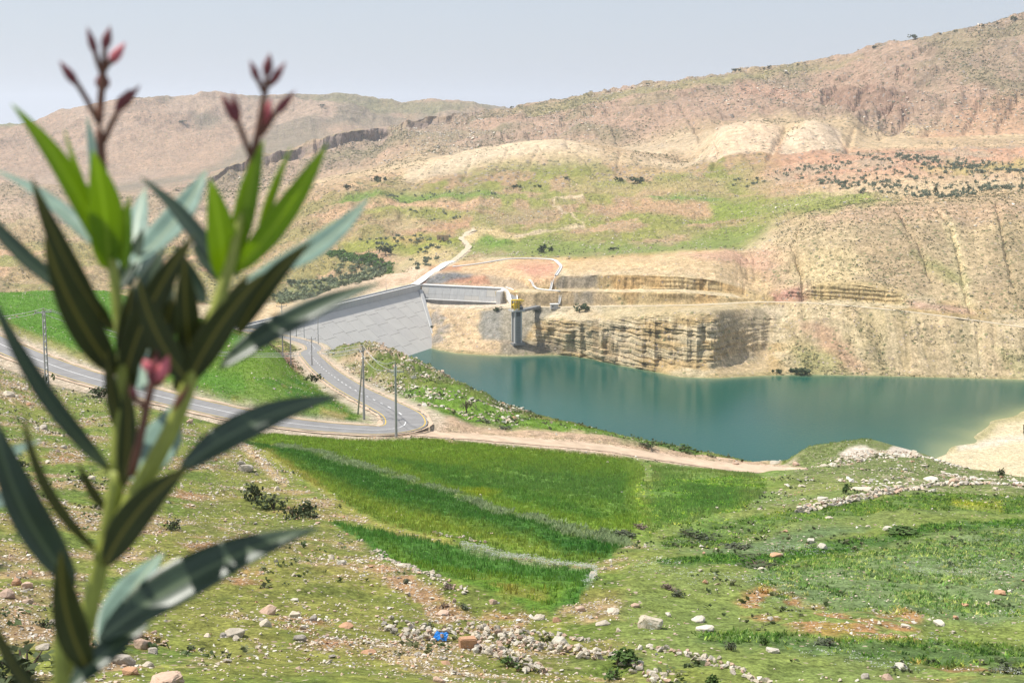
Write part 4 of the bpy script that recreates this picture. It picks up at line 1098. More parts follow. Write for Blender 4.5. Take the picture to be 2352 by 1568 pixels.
# ------------------------------------------------------------------ spillway
w0, w1 = W3(P3(966, 654, 1103)), W3(P3(1150, 662, 1080))
w0.z = w1.z = CAMZ
wd = (w1 - w0); LW = wd.length; wd.normalize()
wnrm = Vector((wd.y, -wd.x, 0))
if wnrm.y > 0: wnrm = -wnrm
spill = empty('spillway', w0 + Vector((0, 0, -139)))
tag(spill, 'long pale concrete spillway wall above the dry yard at the end of the dam', 'spillway')
def sp_(s, off, z):
    p = w0 + wd * s + wnrm * off
    return Vector((p.x, p.y, CAMZ + z)) - spill.location
def sbox(s0, s1, o0, o1, z0, z1, batter=0.0):
    m = MB()
    return m.quadbox([sp_(s0, o1, z0), sp_(s1, o1, z0), sp_(s1, o0, z0), sp_(s0, o0, z0), sp_(s0, o1 - batter, z1), sp_(s1, o1 - batter, z1), sp_(s1, o0 - batter, z1), sp_(s0, o0 - batter, z1)])
npn = 11
for k in range(npn):
    a, b_ = LW * k / npn + .05, LW * (k + 1) / npn - .05
    sbox(a, b_, -4, 1.6, -139.5, -133.05, 2.4).build('wall_panel', M_CONC if random.random() < .6 else M_SLAB, spill)
    sbox(a, b_, -6.4, -.8, -132.95, -127.2, 2.1).build('wall_panel', M_CONC if random.random() < .6 else M_SLAB, spill)
sbox(-.5, LW + .5, -7.2, -2.4, -127.15, -126.6).build('wall_coping', M_WCON, spill)
sbox(-1, LW, 7.6, 8.6, -140.5, -136.0).build('weir_wall', M_CONCD, spill)
sbox(-1, LW, 7.3, 8.9, -135.95, -135.4).build('weir_crest', M_WCON, spill)
sbox(-3.2, -1.4, -6, 9, -140, -127.0).build('end_wall', M_CONC, spill)
sbox(LW + .2, LW + 3.4, -4, 9.2, -140, -127.6).build('end_pier', M_WCON, spill)
m = MB()
for k in range(12):                           # curved wing wall between the crest and the weir
    w = math.pi * (.05 + .55 * k / 11)
    for rr in (8.0, 8.8):
        for z in (-141, -129.3): m.v.append(tuple(sp_(-2.5 - 8 + rr * math.sin(w), 4 + 8 * 1.0 - rr * math.cos(w), z)))
for k in range(11):
    a = 4 * k; b_ = a + 4
    m.f += [(a, a + 1, b_ + 1, b_), (a + 2, b_ + 2, b_ + 3, a + 3), (a + 1, a + 3, b_ + 3, b_ + 1)]
m.build('wing_wall', M_CONC, spill)
def wallstrip(name, pts, h0, h1, th, mat, parent):
    m = MB()
    for k, p in enumerate(pts):
        d = (pts[min(k + 1, len(pts) - 1)] - pts[max(k - 1, 0)]); d.z = 0; d.normalize()
        q = Vector((d.y, -d.x, 0)) * th / 2
        for sgn in (-1, 1):
            for h in (h0, h1): m.v.append(tuple(p + q * sgn + Vector((0, 0, h)) - parent.location))
    for k in range(len(pts) - 1):
        a = 4 * k; b_ = a + 4
        m.f += [(a, a + 1, b_ + 1, b_), (a + 2, b_ + 2, b_ + 3, a + 3), (a + 1, a + 3, b_ + 3, b_ + 1)]
    return m.build(name, mat, parent)
ramp_l = [W3(q) for q in spline([P3(1152, 664, 1082), P3(1164, 670, 1072), P3(1171, 681, 1058), P3(1175, 695, 1044)], 2)]
ramp_r = [W3(q) for q in spline([P3(1162, 663, 1084), P3(1176, 668, 1072), P3(1186, 678, 1060), P3(1189, 693, 1046)], 2)]
m = MB()
for p, q in zip(ramp_l[:min(len(ramp_l), len(ramp_r))], ramp_r):
    m.v += [tuple(p - spill.location), tuple(q - spill.location), tuple(p - spill.location - Vector((0, 0, 6))), tuple(q - spill.location - Vector((0, 0, 6)))]
for k in range(len(m.v) // 4 - 1):
    a = 4 * k; m.f += [(a, a + 1, a + 5, a + 4), (a, a + 4, a + 6, a + 2), (a + 1, a + 3, a + 7, a + 5)]
m.build('ramp', M_CONCD, spill)
wallstrip('ramp_wall', ramp_l, -5, 1.5, .7, M_WCON, spill)
wallstrip('ramp_wall', ramp_r, -5, 1.5, .7, M_WCON, spill)

# ------------------------------------------------------------------ intake tower
tb = W3(P3(1187, 790, 1006))
tower = empty('intake_tower', tb, R_(24))
tag(tower, 'tall grey concrete intake tower standing in front of the grey sprayed slope', 'tower')
HT = 22.2
MB().box((0, 0, .3), (8.4, 8.0, 1.6)).build('base_slab', M_CONCD, tower)
MB().box((0, .3, HT / 2), (4.3, 4.6, HT)).build('shaft', M_CONCD, tower)
for x in (-2.15, 2.15):
    MB().box((x, -2.1, HT / 2), (.95, 1.3, HT)).build('pilaster', M_CONC, tower)
for x in (-2.15, 2.15):
    MB().box((x, 2.5, HT / 2), (.95, 1.0, HT)).build('pilaster', M_CONC, tower)
m = MB()
for k in range(16): m.box((0, -2.25, 1.6 + k * 1.1), (3.3, .12, .16))
for k in range(5): m.box((-1.4 + k * .7, -2.2, 9.6), (.1, .1, 17))
m.build('trash_rack', M_STEEL, tower)
MB().box((0, -2.1, HT - 1.9), (3.3, .3, 2.6)).build('dark_recess_panel', M_DARK, tower)  # solid dark panel stands in for the dark recess between the pilasters
MB().box((2.8, .2, 9.6), (1.0, 1.8, 3.4)).build('service_box', M_DARK, tower)
MB().box((0, .2, HT + .45), (8.6, 8.2, .9)).build('platform', M_CONC, tower)
m = MB()
for sx in (-4.1, 4.1):
    m.bar((sx, -3.7, HT + 1.95), (sx, 4.1, HT + 1.95), .09)
    for k in range(6): m.bar((sx, -3.7 + k * 1.55, HT + .9), (sx, -3.7 + k * 1.55, HT + 1.95), .08)
m.bar((-4.1, -3.7, HT + 1.95), (4.1, -3.7, HT + 1.95), .09)
for k in range(6): m.bar((-4.1 + k * 1.64, -3.7, HT + .9), (-4.1 + k * 1.64, -3.7, HT + 1.95), .08)
m.build('railing', M_STEEL, tower)
# bridge to the bench road
br1 = W3(P3(1236, 704, 1034))
br0 = tb + Vector((2.5, 2.0, HT + .1))
m = MB()
d = (br1 - br0); q = Vector((d.y, -d.x, 0)).normalized() * 2.0
m.quadbox([br0 - q - Vector((0, 0, .9)), br0 + q - Vector((0, 0, .9)), br1 + q - Vector((0, 0, .9)), br1 - q - Vector((0, 0, .9)), br0 - q + Vector((0, 0, .7)), br0 + q + Vector((0, 0, .7)), br1 + q + Vector((0, 0, .7)), br1 - q + Vector((0, 0, .7))])
bridge = empty('access_bridge', br0)
tag(bridge, 'short concrete bridge from the tower platform to the bench road', 'bridge')
m.v = [tuple(Vector(v) - br0) for v in m.v]; m.build('deck', M_CONCD, bridge)
for sg in (-1, 1):
    m = MB()
    for k in range(9):
        p = br0.lerp(br1, k / 8) + q * sg * .95 - br0
        m.bar(p + Vector((0, 0, .7)), p + Vector((0, 0, 1.75)), .09)
    m.bar(br0 + q * sg * .95 - br0 + Vector((0, 0, 1.75)), br1 + q * sg * .95 - br0 + Vector((0, 0, 1.75)), .1)
    m.build('railing', M_STEEL, bridge)
# yellow lifting frame on the platform
cr = empty('lifting_frame', tb + Vector((0, 0, HT + .9)), R_(24))
tag(cr, 'yellow steel lifting frame with hoist on the tower platform', 'crane')
for x in (-2.9, .5):
    for y in (-2.4, 2.0):
        MB().bar((x, y, 0), (x, y, 6.4), .5).build('leg', M_YELL, cr)
for z in (3.3, 6.2):
    for y in (-2.4, 2.0): MB().bar((-3.1, y, z), (4.4 if z > 5 else .7, y, z), .48).build('beam', M_YELL, cr)
    for x in (-2.9, .5): MB().bar((x, -2.4, z), (x, 2.0, z), .44).build('beam', M_YELL, cr)
MB().bar((4.2, -2.4, 6.2), (4.2, 2.0, 6.2), .44).build('beam', M_YELL, cr)
for y in (-2.4, 2.0):
    MB().bar((.5, y, 3.4), (4.2, y, 6.1), .32).build('brace', M_YELL, cr)
    MB().bar((-2.9, y, .2), (.5, y, 3.2), .32).build('brace', M_YELL, cr)
    MB().bar((.5, y, .2), (-2.9, y, 3.2), .32).build('brace', M_YELL, cr)
MB().box((-1.2, -.2, 3.9), (2.6, 2.2, 1.5)).build('hoist', M_YELL, cr)
MB().box((-.2, -.2, 6.7), (6.6, 3.2, .35)).build('top_walkway', M_YELL, cr)
gz_ = empty('winch_cabinet', tb + Vector((2.8, -.4, HT + .9)), R_(24))
tag(gz_, 'dark winch cabinet beside the yellow frame on the platform', 'cabinet')
MB().box((0, 0, .95), (2.0, 2.2, 1.9)).build('housing', M_DARK, gz_)
MB().box((0, 0, 2.0), (2.2, 2.4, .2)).build('lid', M_STEEL, gz_)

# control hut and concrete drains on the cutting
hp = W3(P3(1273, 709, 1030))
hut = empty('control_hut', hp, R_(8))
tag(hut, 'small pale concrete hut on the bench road below the chute', 'hut')
MB().box((0, 0, 1.6), (5.2, 3.8, 3.2)).build('wall', M_CONC, hut)
MB().box((0, 0, 3.33), (5.8, 4.4, .26)).build('roof', M_WCON, hut)
MB().box((.9, -1.93, 1.05), (1.0, .1, 2.1)).build('door', M_STEEL, hut)
MB().box((-1.3, -1.93, 1.9), (1.1, .08, .8)).build('window', M_DARK, hut)
def drain(name, pts, label, w=1.5, lift=.12, rmin=980):
    l_ = drape(pts, lift, 2.0, rmin)
    t = empty(name, W3(l_[0]))
    tag(t, label, 'drain', 'concrete drains on the cutting')
    for nm, o0, o1, mt_, lf in (('channel_floor', -w * .5, w * .5, M_CONC, .05), ('channel_kerb', -w * .5 - .3, -w * .5, M_WCON, .5), ('channel_kerb', w * .5, w * .5 + .3, M_WCON, .5)):
        o = ribbon(nm, l_, o0, o1, mt_, lf, t)
        for v in o.data.vertices: v.co -= t.location
        if 'kerb' in nm:
            sol = o.modifiers.new('solid', 'SOLIDIFY'); sol.thickness = .8
    return t
drain('drainage_channel', [(1040, 614), (1100, 606.5), (1182, 595), (1240, 595.5), (1270, 597.5), (1283, 606), (1288, 615), (1277, 634)], 'pale concrete channel looping over the red cutting', 1.5)
drain('drainage_channel', [(1276, 636), (1269, 642), (1263, 667)], 'steep concrete chute running down from the loop to the upper berm', .9)
drain('drainage_channel', [(1287, 671), (1286, 687), (1284, 703)], 'steep concrete chute running down behind the small hut', 1.0)
drain('drainage_channel', [(1216, 642), (1224, 650), (1228, 662), (1262, 668), (1286, 670)], 'concrete gutter along the upper berm', .7)

# ruined stone house on the olive terrace
M_HOUSE = plain('house_stone', S(216, 186, 156), .9, .2, 1.2)
hs = at(1017, 551, 1200)
house = empty('stone_house', hs, R_(-12))
tag(house, 'small roofless stone house among the olive trees above the spillway', 'house')
for nm, c, d in (('front_wall', (-3.9, -3, 2.2), (1.8, .5, 4.6)), ('front_wall', (-.6, -3, 2.2), (1.8, .5, 4.6)), ('front_wall', (3.2, -3, 2.2), (3.2, .5, 4.6)), ('lintel', (-2.2, -3, 4.0), (1.6, .48, 1.0)), ('lintel', (1.0, -3, 4.0), (1.4, .48, 1.0)), ('side_wall', (-4.55, 0, 2.2), (.5, 6, 4.6)), ('side_wall', (4.55, 0, 2.0), (.5, 6, 4.2)), ('rear_wall', (0, 3, 2.1), (9.2, .5, 4.4))):
    MB().box(c, d).build(nm, M_HOUSE, house)
# ------------------------------------------------------------------ utility poles and wires
M_POLE = plain('pole_concrete', (.36, .355, .345), .85, .15, 2)
M_INS = plain('insulator_glaze', (.30, .22, .17), .35, .1, 3, .5)
M_WIRE = plain('aluminium_wire', (.42, .42, .43), .45, .05, 1, .5)
M_GLASSY = plain('white_insulator', (.75, .75, .73), .35, .05, 3, .5)
heads = {}
def pole(key, u, v, r, vt, label, arm=2.7, rot=0.0, lattice=False, drop=.8, under=0.0):
    b = P3(u, v, r)
    r = math.hypot(b[0], b[1])
    zt = r * tan_el(u, vt)[0] + CAMZ
    zg = ground(b[0], b[1]) + CAMZ
    h = zt - zg
    t = empty('utility_pole', (b[0], b[1], zg - .05), rot)
    tag(t, label, 'pole', 'power line poles along the road')
    if lattice:
        m = MB()
        for x in (-.28, .28): m.quadbox([(x - .09, -.16, 0), (x + .09, -.16, 0), (x + .09, .16, 0), (x - .09, .16, 0), (x * .62 - .08, -.13, h), (x * .62 + .08, -.13, h), (x * .62 + .08, .13, h), (x * .62 - .08, .13, h)])
        m.build('rail', M_POLE, t)
        for k in range(11):
            z = .6 + k * (h - 1) / 10.5
            w = .28 * (1 - .38 * z / h)
            MB().quadbox([(-w, -.12, z), (w, -.12, z + .35), (w, .12, z + .35), (-w, .12, z), (-w, -.12, z + .3), (w, -.12, z + .65), (w, .12, z + .65), (-w, .12, z + .3)]).build('web_plate', M_GLASSY, t)
    else:
        MB().tube([(0, 0, 0), (0, 0, h)], [.23, .13], 8).build('shaft', M_POLE, t)
    za = h - drop
    MB().box((0, .2, za), (arm, .14, .16)).build('crossarm', M_STEEL, t)
    if not lattice:
        MB().bar((-.75, .12, za - .05), (0, .12, za - .8), .07).bar((.75, .12, za - .05), (0, .12, za - .8), .07).build('arm_brace', M_STEEL, t)
    hs_ = []
    for x in (-arm * .46, arm * .46):
        MB().tube([(x, .2, za + .08), (x, .2, za + .2), (x, .2, za + .42)], [.05, .1, .06], 6).build('insulator', M_INS, t)
        hs_.append(Vector((x, .2, za + .42)))
    MB().tube([(0, 0, h), (0, 0, h + .15), (0, 0, h + .4)], [.05, .1, .06], 6).build('insulator', M_INS, t)
    hs_.insert(1, Vector((0, 0, h + .4)))
    R3 = Matrix.Rotation(rot, 3, 'Z')
    heads[key] = [R3 @ q + t.location for q in hs_]
    return t
pole('a', 108, 886, 257, 712, 'openwork pole with white web plates standing on the verge of the lower road', 3.0, R_(38), True, .35)
p2 = pole('b', 910, 1003, 240.5, 834, 'tall concrete pole on the outer verge of the hairpin bend', 2.75, R_(-4), drop=1.35)
for x in (-.16, .16):
    MB().tube([(x, -.1, 10.2), (x, -.1, 11.6)], .07, 6).build('fuse_holder', M_GLASSY, p2)
p3 = pole('c', 836, 953, 258, 797, 'concrete pole with a leaning strut on the inside of the hairpin', 2.2, R_(70), drop=.6)
hb_ = heads['c'][1]
sf = P3(822, 940, 266); sf = Vector((sf[0], sf[1], ground(sf[0], sf[1]) + CAMZ))
m = MB(); m.tube([sf - p3.location, hb_ - p3.location - Vector((0, 0, 1.9))], [.16, .11], 7)
o = m.build('strut', M_POLE, p3); o.rotation_euler = (0, 0, -R_(70))
pole('d', 717, 862, 470, 775, 'slim pole at the grassy edge left of the descending road', 3.0, R_(25), drop=.5)
pole('e', 668, 826, 462, 744, 'slim pole on the grass ledge above the brown road cutting', 2.6, R_(20), drop=.5)
pole('f', 649, 791, 474, 700, 'slim pole with crossarm on the flat ledge in front of the dam face', 3.4, R_(20), drop=.4)
pole('g', 699, 785, 790, 738, 'thin distant pole beside the road below the dam face, right of two others', 2.4, R_(20), drop=.4)
pole('h', 681, 782, 780, 742, 'thin distant pole beside the road in front of the left part of the dam', 2.4, R_(20), drop=.4)
pole('i', 731, 790, 690, 728, 'distant pole on the bare spur at the end of the road cutting', 2.4, R_(20), drop=.4)
def wire(a, b, sag, label, rad=.035):
    pts = []
    for k in range(17):
        t = k / 16
        p = a.lerp(b, t); p.z -= sag * 4 * t * (1 - t)
        pts.append(p - a)
    o = MB().tube(pts, rad, 4, False).build('power_line', M_WIRE)
    o.location = a
    tag(o, label, 'wire', 'wires of the power line')
vl = [Vector(q) for q in (P3(-330, 590, 300), P3(-330, 610, 300), P3(-330, 620, 300))]
wn_ = ('outer', 'middle', 'inner')
for k in range(3):
    wire(heads['a'][k], W3(vl[k]), 5.0, f'{wn_[k]} thin wire sagging from the openwork pole out past the field')
    wire(heads['a'][k], heads['c'][k], 4.0, f'{wn_[k]} thin wire from the openwork pole behind the oleander to the strutted pole')
    wire(heads['c'][k], heads['b'][k], 1.5, f'{wn_[k]} thin wire between the strutted pole and the tall hairpin pole')
    wire(heads['c'][k], heads['d'][k], 3.0, f'{wn_[k]} thin wire from the strutted pole up to the slim pole by the road')
    wire(heads['d'][k], heads['i'][k], 3.0, f'{wn_[k]} thin wire from the slim roadside pole towards the dam')

# ------------------------------------------------------------------ rocks
M_ROCK = []
for nm, ca, cb in (('pale_limestone', (.62, .55, .44), (.46, .40, .31)), ('pinkish_limestone', (.58, .43, .33), (.45, .31, .23)), ('orange_limestone', (.54, .32, .19), (.42, .25, .155)), ('grey_limestone', (.46, .42, .36), (.31, .27, .225)), ('white_limestone', (.68, .63, .53), (.54, .49, .40))):
    m_, n, l, b = new_mat(nm)
    oi = n.new('ShaderNodeObjectInfo'); tc = n.new('ShaderNodeTexCoord')
    t = N(n, 'ShaderNodeTexNoise', Scale=3.0, Detail=7, Roughness=.7); l.new(tc.outputs['Object'], t.inputs['Vector'])
    c = mixc(n, l, ramp(n, l, t.outputs['Fac'], .35, .65), cb, ca)
    c = mixc(n, l, 1.0, c, ramp(n, l, oi.outputs['Random'], 0, 1, (.8, .8, .8, 1), (1.15, 1.13, 1.1, 1)), 'MULTIPLY')
    l.new(c, b.inputs['Base Color']); b.inputs['Roughness'].default_value = .9; b.inputs['Specular IOR Level'].default_value = .15
    bp = N(n, 'ShaderNodeBump', Strength=.8, Distance=.12); l.new(t.outputs['Fac'], bp.inputs['Height']); l.new(bp.outputs[0], b.inputs['Normal'])
    M_ROCK.append(m_)
def hull(n, sx, sy, sz, seed, boxy=.5):
    """an angular stone: hull of scattered points, flattened below"""
    r = random.Random(seed)
    bm = bmesh.new()
    for _ in range(n):
        d = Vector((r.gauss(0, 1), r.gauss(0, 1), r.gauss(0, 1))).normalized()
        mx = max(abs(d.x), abs(d.y), abs(d.z))
        d = d * ((1 - boxy) + boxy / mx) * r.uniform(.86, 1.06)
        bm.verts.new((d.x * sx, d.y * sy, d.z * sz))
    res = bmesh.ops.convex_hull(bm, input=bm.verts)
    bmesh.ops.delete(bm, geom=[v for v in bm.verts if not v.link_faces], context='VERTS')
    return bm
def rock_mesh(name, n, seed, mat, detail=False, sx=.5, sy=.42, sz=.34):
    bm = hull(n, sx, sy, sz, seed)
    if detail:
        bmesh.ops.bevel(bm, geom=bm.edges[:], offset=.025, segments=1, affect='EDGES')
        bmesh.ops.triangulate(bm, faces=bm.faces)
        bmesh.ops.subdivide_edges(bm, edges=bm.edges[:], cuts=1, use_grid_fill=True)
        r = random.Random(seed)
        for v in bm.verts:
            v.co *= 1 + (math.sin(v.co.x * 19 + seed) * math.sin(v.co.y * 17 + 2 * seed) * math.sin(v.co.z * 23)) * .05 + r.uniform(-.025, .025)
    me = bpy.data.meshes.new(name); bm.to_mesh(me); bm.free()
    me.materials.append(mat)
    return me
BOULD = [[rock_mesh('boulder', 26, 100 * k + j, M_ROCK[k], True) for j in range(4)] for k in range(5)]
STON = [[rock_mesh('stone', 13, 700 + 100 * k + j, M_ROCK[k]) for j in range(5)] for k in range(5)]
taken = []
def place_rock(u, v, w, h, kind, name, label, cat, group=None, meshes=None, rmin=30):
    p = at(u, v, rmin)
    d = math.hypot(p.x, p.y)
    sx = w * d / F
    sz = h * d / F
    me = random.choice((meshes or BOULD)[kind])
    o = link(name, me, None, (p.x, p.y, p.z + sz * .16), (random.uniform(-.15, .15), random.uniform(-.15, .15), random.uniform(0, 6.3)), (sx, sx * random.uniform(.8, 1.05), sz * 1.45))
    tag(o, label, cat, group)
    taken.append((u, v, w))
    return o
BIG = [  # u, v of the foot, width, height, stone colour, words that single it out
 (1495, 1440, 64, 46, 0, 'big split block with a pale top, largest on the green hollow'),
 (1285, 1478, 44, 28, 4, 'chalk white rounded block beside the dry stone heaps'),
 (1111, 1447, 36, 22, 0, 'pale rounded boulder behind the stone heap above the blue sheet'),
 (1407, 1408, 36, 20, 0, 'pale humped boulder up slope from the big split block'),
 (1333, 1400, 30, 18, 1, 'pinkish flat boulder just below the tip of the dark wheat strip'),
 (1279, 1427, 28, 18, 2, 'orange rounded stone near the white block'),
 (1385, 1434, 40, 14, 0, 'low flat pale slab left of the big split block'),
 (1133, 1386, 22, 20, 1, 'upright pinkish stone on the lower corner of the wheat terrace'),
 (795, 1441, 42, 15, 2, 'flat orange stone at the left end of the stone heaps'),
 (847, 1501, 42, 15, 2, 'flat orange slab alone on the open grass'),
 (927, 1301, 42, 14, 0, 'flat pale slab on the bare berm edge'),
 (1459, 1393, 24, 15, 1, 'small pinkish stone above the split block'),
 (1017, 1410, 36, 12, 1, 'low pinkish slab on the bare red patch'),
 (1239, 1422, 30, 20, 0, 'pale rough stone beside the orange rounded one'),
 (1007, 1566, 30, 24, 1, 'pinkish boulder cut by the bottom edge of the picture'),
 (1040, 1547, 22, 18, 0, 'pale pointed stone low on the grass near the second stone row'),
 (616, 1410, 42, 34, 1, 'big round pinkish boulder standing on the grass'),
 (610, 1438, 32, 28, 0, 'pale round boulder just below the big pinkish one'),
 (536, 1460, 62, 28, 0, 'wide pale boulder with a grey stone leaning on it'),
 (513, 1463, 24, 16, 3, 'grey stone leaning on the wide pale boulder'),
 (308, 1462, 40, 36, 1, 'pinkish boulder on top of the pile right of the oleander stem'),
 (328, 1486, 44, 36, 1, 'blocky pinkish boulder in the middle of the pile by the oleander stem'),
 (286, 1524, 62, 36, 3, 'broad grey brown boulder at the foot of the pile by the oleander stem'),
 (300, 1548, 40, 26, 2, 'rusty red boulder under the broad grey brown one'),
 (272, 1490, 36, 24, 2, 'orange boulder wedged behind the oleander stem'),
 (296, 1472, 24, 20, 3, 'grey stone tucked between the piled boulders'),
 (352, 1500, 28, 22, 3, 'grey stone on the right flank of the pile'),
 (340, 1530, 30, 18, 0, 'flat pale stone right of the pile'),
 (380, 1575, 108, 46, 1, 'very large smooth pinkish boulder at the bottom of the picture'),
 (36, 1342, 26, 20, 2, 'rusty orange stone on the bare patch at the left edge'),
 (62, 1348, 28, 22, 1, 'pinkish stone beside the rusty one on the bare patch'),
 (16, 1372, 38, 30, 1, 'shaded pinkish boulder cut by the left edge'),
 (100, 1488, 38, 16, 0, 'flat pale stone under the big dark leaf'),
 (126, 1436, 28, 24, 3, 'grey block below the left hand leaves'),
 (676, 1416, 32, 22, 0, 'pale stone right of the round pinkish boulder'),
 (720, 1425, 26, 20, 3, 'dark edged grey stone further right on the grass'),
 (690, 1470, 36, 22, 3, 'dark brown broken stone on the grass below'),
 (436, 972, 20, 15, 1, 'lone brown boulder just below the road by the right leaf'),
 (210, 1101, 24, 14, 0, 'pale stone half hidden behind the thin leaf'),
 (564, 1080, 38, 24, 3, 'dark grey rock beside the tan footpath'),
 (552, 1066, 22, 14, 3, 'grey rock behind the dark one by the footpath'),
 (636, 1126, 16, 18, 0, 'pale upright stone at the end of the footpath'),
 (20, 910, 30, 20, 0, 'brown white rock under the road at the left edge'),
 (100, 985, 26, 16, 3, 'grey rock on the hillside behind the long left leaf'),
 (1781, 1278, 38, 18, 2, 'long orange boulder on the dark hedge line'),
 (1889, 1260, 26, 20, 4, 'white rounded boulder on the upper hedge line'),
 (1861, 1245, 28, 16, 4, 'pale flat boulder above the white rounded one'),
 (2039, 1218, 30, 16, 4, 'white stone on the right hand terrace edge'),
 (1605, 1426, 34, 18, 4, 'chalky dome shaped stone left of the red soil'),
 (1619, 1446, 46, 18, 4, 'flat white slab below the chalky dome'),
 (1535, 1415, 20, 16, 4, 'small white stone just right of the split block'),
 (1775, 1496, 34, 18, 4, 'smooth white slab lying in the dark grass strip'),
 (2071, 1534, 38, 18, 4, 'pale dark sided boulder near the bottom on the right'),
 (1987, 1558, 26, 20, 3, 'grey boulder near the bottom, left of three'),
 (2039, 1560, 30, 18, 1, 'pinkish boulder near the bottom, between two pale ones'),
 (2195, 1421, 18, 14, 2, 'small orange block right of the red soil patch'),
 (2217, 1392, 22, 12, 2, 'flat orange stone among the pale green plants'),
 (2297, 1363, 30, 12, 2, 'flat orange slab far right in the crop'),
 (2081, 1440, 26, 12, 4, 'low white stone at the right end of the red soil'),
 (2159, 1434, 36, 14, 4, 'broken white slab beside the pale green plants'),
 (1621, 1338, 18, 14, 2, 'small peach coloured stone on the flower strip'),
 (1889, 1150, 32, 16, 4, 'white boulder under the dry stone wall'),
 (2191, 1108, 24, 16, 1, 'pinkish boulder just above the dry stone wall'),
 (2219, 1112, 20, 12, 3, 'grey boulder just above the dry stone wall'),
 (1829, 1067, 20, 12, 1, 'pinkish boulder at the end of the dirt track'),
 (1979, 1125, 50, 12, 0, 'long low outcrop in the middle of the stony rise'),
 (2139, 1103, 44, 13, 4, 'broad pale outcrop on the upper part of the stony rise'),
 (1483, 1026, 18, 10, 1, 'pale boulder on the track edge above the lake'),
 (1690, 1066, 20, 8, 1, 'pale boulder at the edge of the track over the water'),
 (1780, 1064, 26, 9, 0, 'flat pale boulder on the last bend of the track'),
 (1905, 1190, 24, 9, 0, 'half sunk pale slab below the dry stone wall'),
]
for u, v, w, h, k, lab in BIG:
    place_rock(u, v, w, h, k, 'boulder', lab, 'boulder', 'boulders on the near slope')

# dry stone walls and heaps: every stone a piece
def stone_wall(pts, width, rows, size, label, n_at, name='dry_stone_wall', cols_=(0, 0, 3, 4, 1), group='dry stone walls'):
    q = [at(u, v) for u, v in pts]
    l_ = spline([(p.x, p.y, p.z - CAMZ) for p in q], .25)
    seg = np.concatenate([[0], np.cumsum(np.hypot(np.diff(l_[:, 0]), np.diff(l_[:, 1])))])
    t = empty(name, W3(l_[0]))
    tag(t, label, 'wall', group)
    n = 0
    L = seg[-1]
    for rw in range(rows):
        s = random.uniform(0, size)
        while s < L and n < n_at:
            i = min(int(np.searchsorted(seg, s)), len(l_) - 1)
            nrm = side(l_, i)
            off = (rw % 2 - .5) * width * .55 + random.uniform(-.5, .5) * width * .6 if rows > 1 else random.uniform(-.5, .5) * width
            k_ = size * random.uniform(.6, 1.35)
            x, y = l_[i][0] + nrm[0] * off, l_[i][1] + nrm[1] * off
            z = ground(x, y) + CAMZ + k_ * .22 + (rw // 2) * size * .55
            o = link('stone', random.choice(STON[random.choice(cols_)]), t, Vector((x, y, z)) - t.location, (random.uniform(-.4, .4), random.uniform(-.4, .4), random.uniform(0, 6.3)), (k_, k_ * random.uniform(.7, 1), k_ * random.uniform(.7, 1.05)))
            n += 1
            s += k_ * random.uniform(.7, 1.15)
    return t
stone_wall([(1835, 1178), (1870, 1171), (1915, 1162), (1960, 1150), (2010, 1138), (2060, 1129), (2120, 1120), (2200, 1115), (2280, 1113), (2380, 1118)], .9, 4, .62, 'long dry stone wall climbing across the right hand rise', 290)
stone_wall([(871, 1440), (905, 1443), (935, 1452), (965, 1465), (995, 1476)], 1.9, 5, .36, 'heaped grey stone row left of the blue sheet', 130)
stone_wall([(1030, 1446), (1070, 1452), (1110, 1462), (1145, 1472), (1165, 1478)], 2.3, 5, .36, 'heaped pale stone row right of the blue sheet', 130)
stone_wall([(1080, 1486), (1120, 1496), (1160, 1512), (1200, 1528), (1240, 1544)], 1.4, 4, .36, 'lower stone row slanting down from the orange block', 120)
stone_wall([(1176, 1468), (1205, 1478), (1235, 1487), (1258, 1493)], 1.4, 4, .34, 'short stone row between the two longer heaps', 70)
stone_wall([(1272, 1492), (1310, 1500), (1345, 1507), (1376, 1512)], 1.3, 4, .36, 'stone row ending right of the white block', 80)
stone_wall([(1471, 1484), (1530, 1495), (1590, 1508), (1650, 1525), (1710, 1548), (1770, 1568)], .8, 2, .34, 'loose line of small stones running off the bottom on the right', 90)
stone_wall([(1411, 1500), (1450, 1528), (1500, 1552), (1530, 1568)], 1.0, 2, .36, 'loose line of stones low in the middle of the grass', 60)
stone_wall([(1180, 1450), (1230, 1455), (1290, 1462), (1350, 1470)], .6, 2, .3, 'thin line of pebbles above the white block', 60)
stone_wall([(850, 1262), (900, 1292), (960, 1318), (1020, 1345), (1080, 1370)], 1.2, 2, .34, 'straggling stone row along the bare edge under the wheat', 90)
stone_wall([(990, 1222), (1040, 1234), (1100, 1244), (1160, 1256)], .6, 1, .36, 'short stone line on the lip between two wheat terraces', 26)

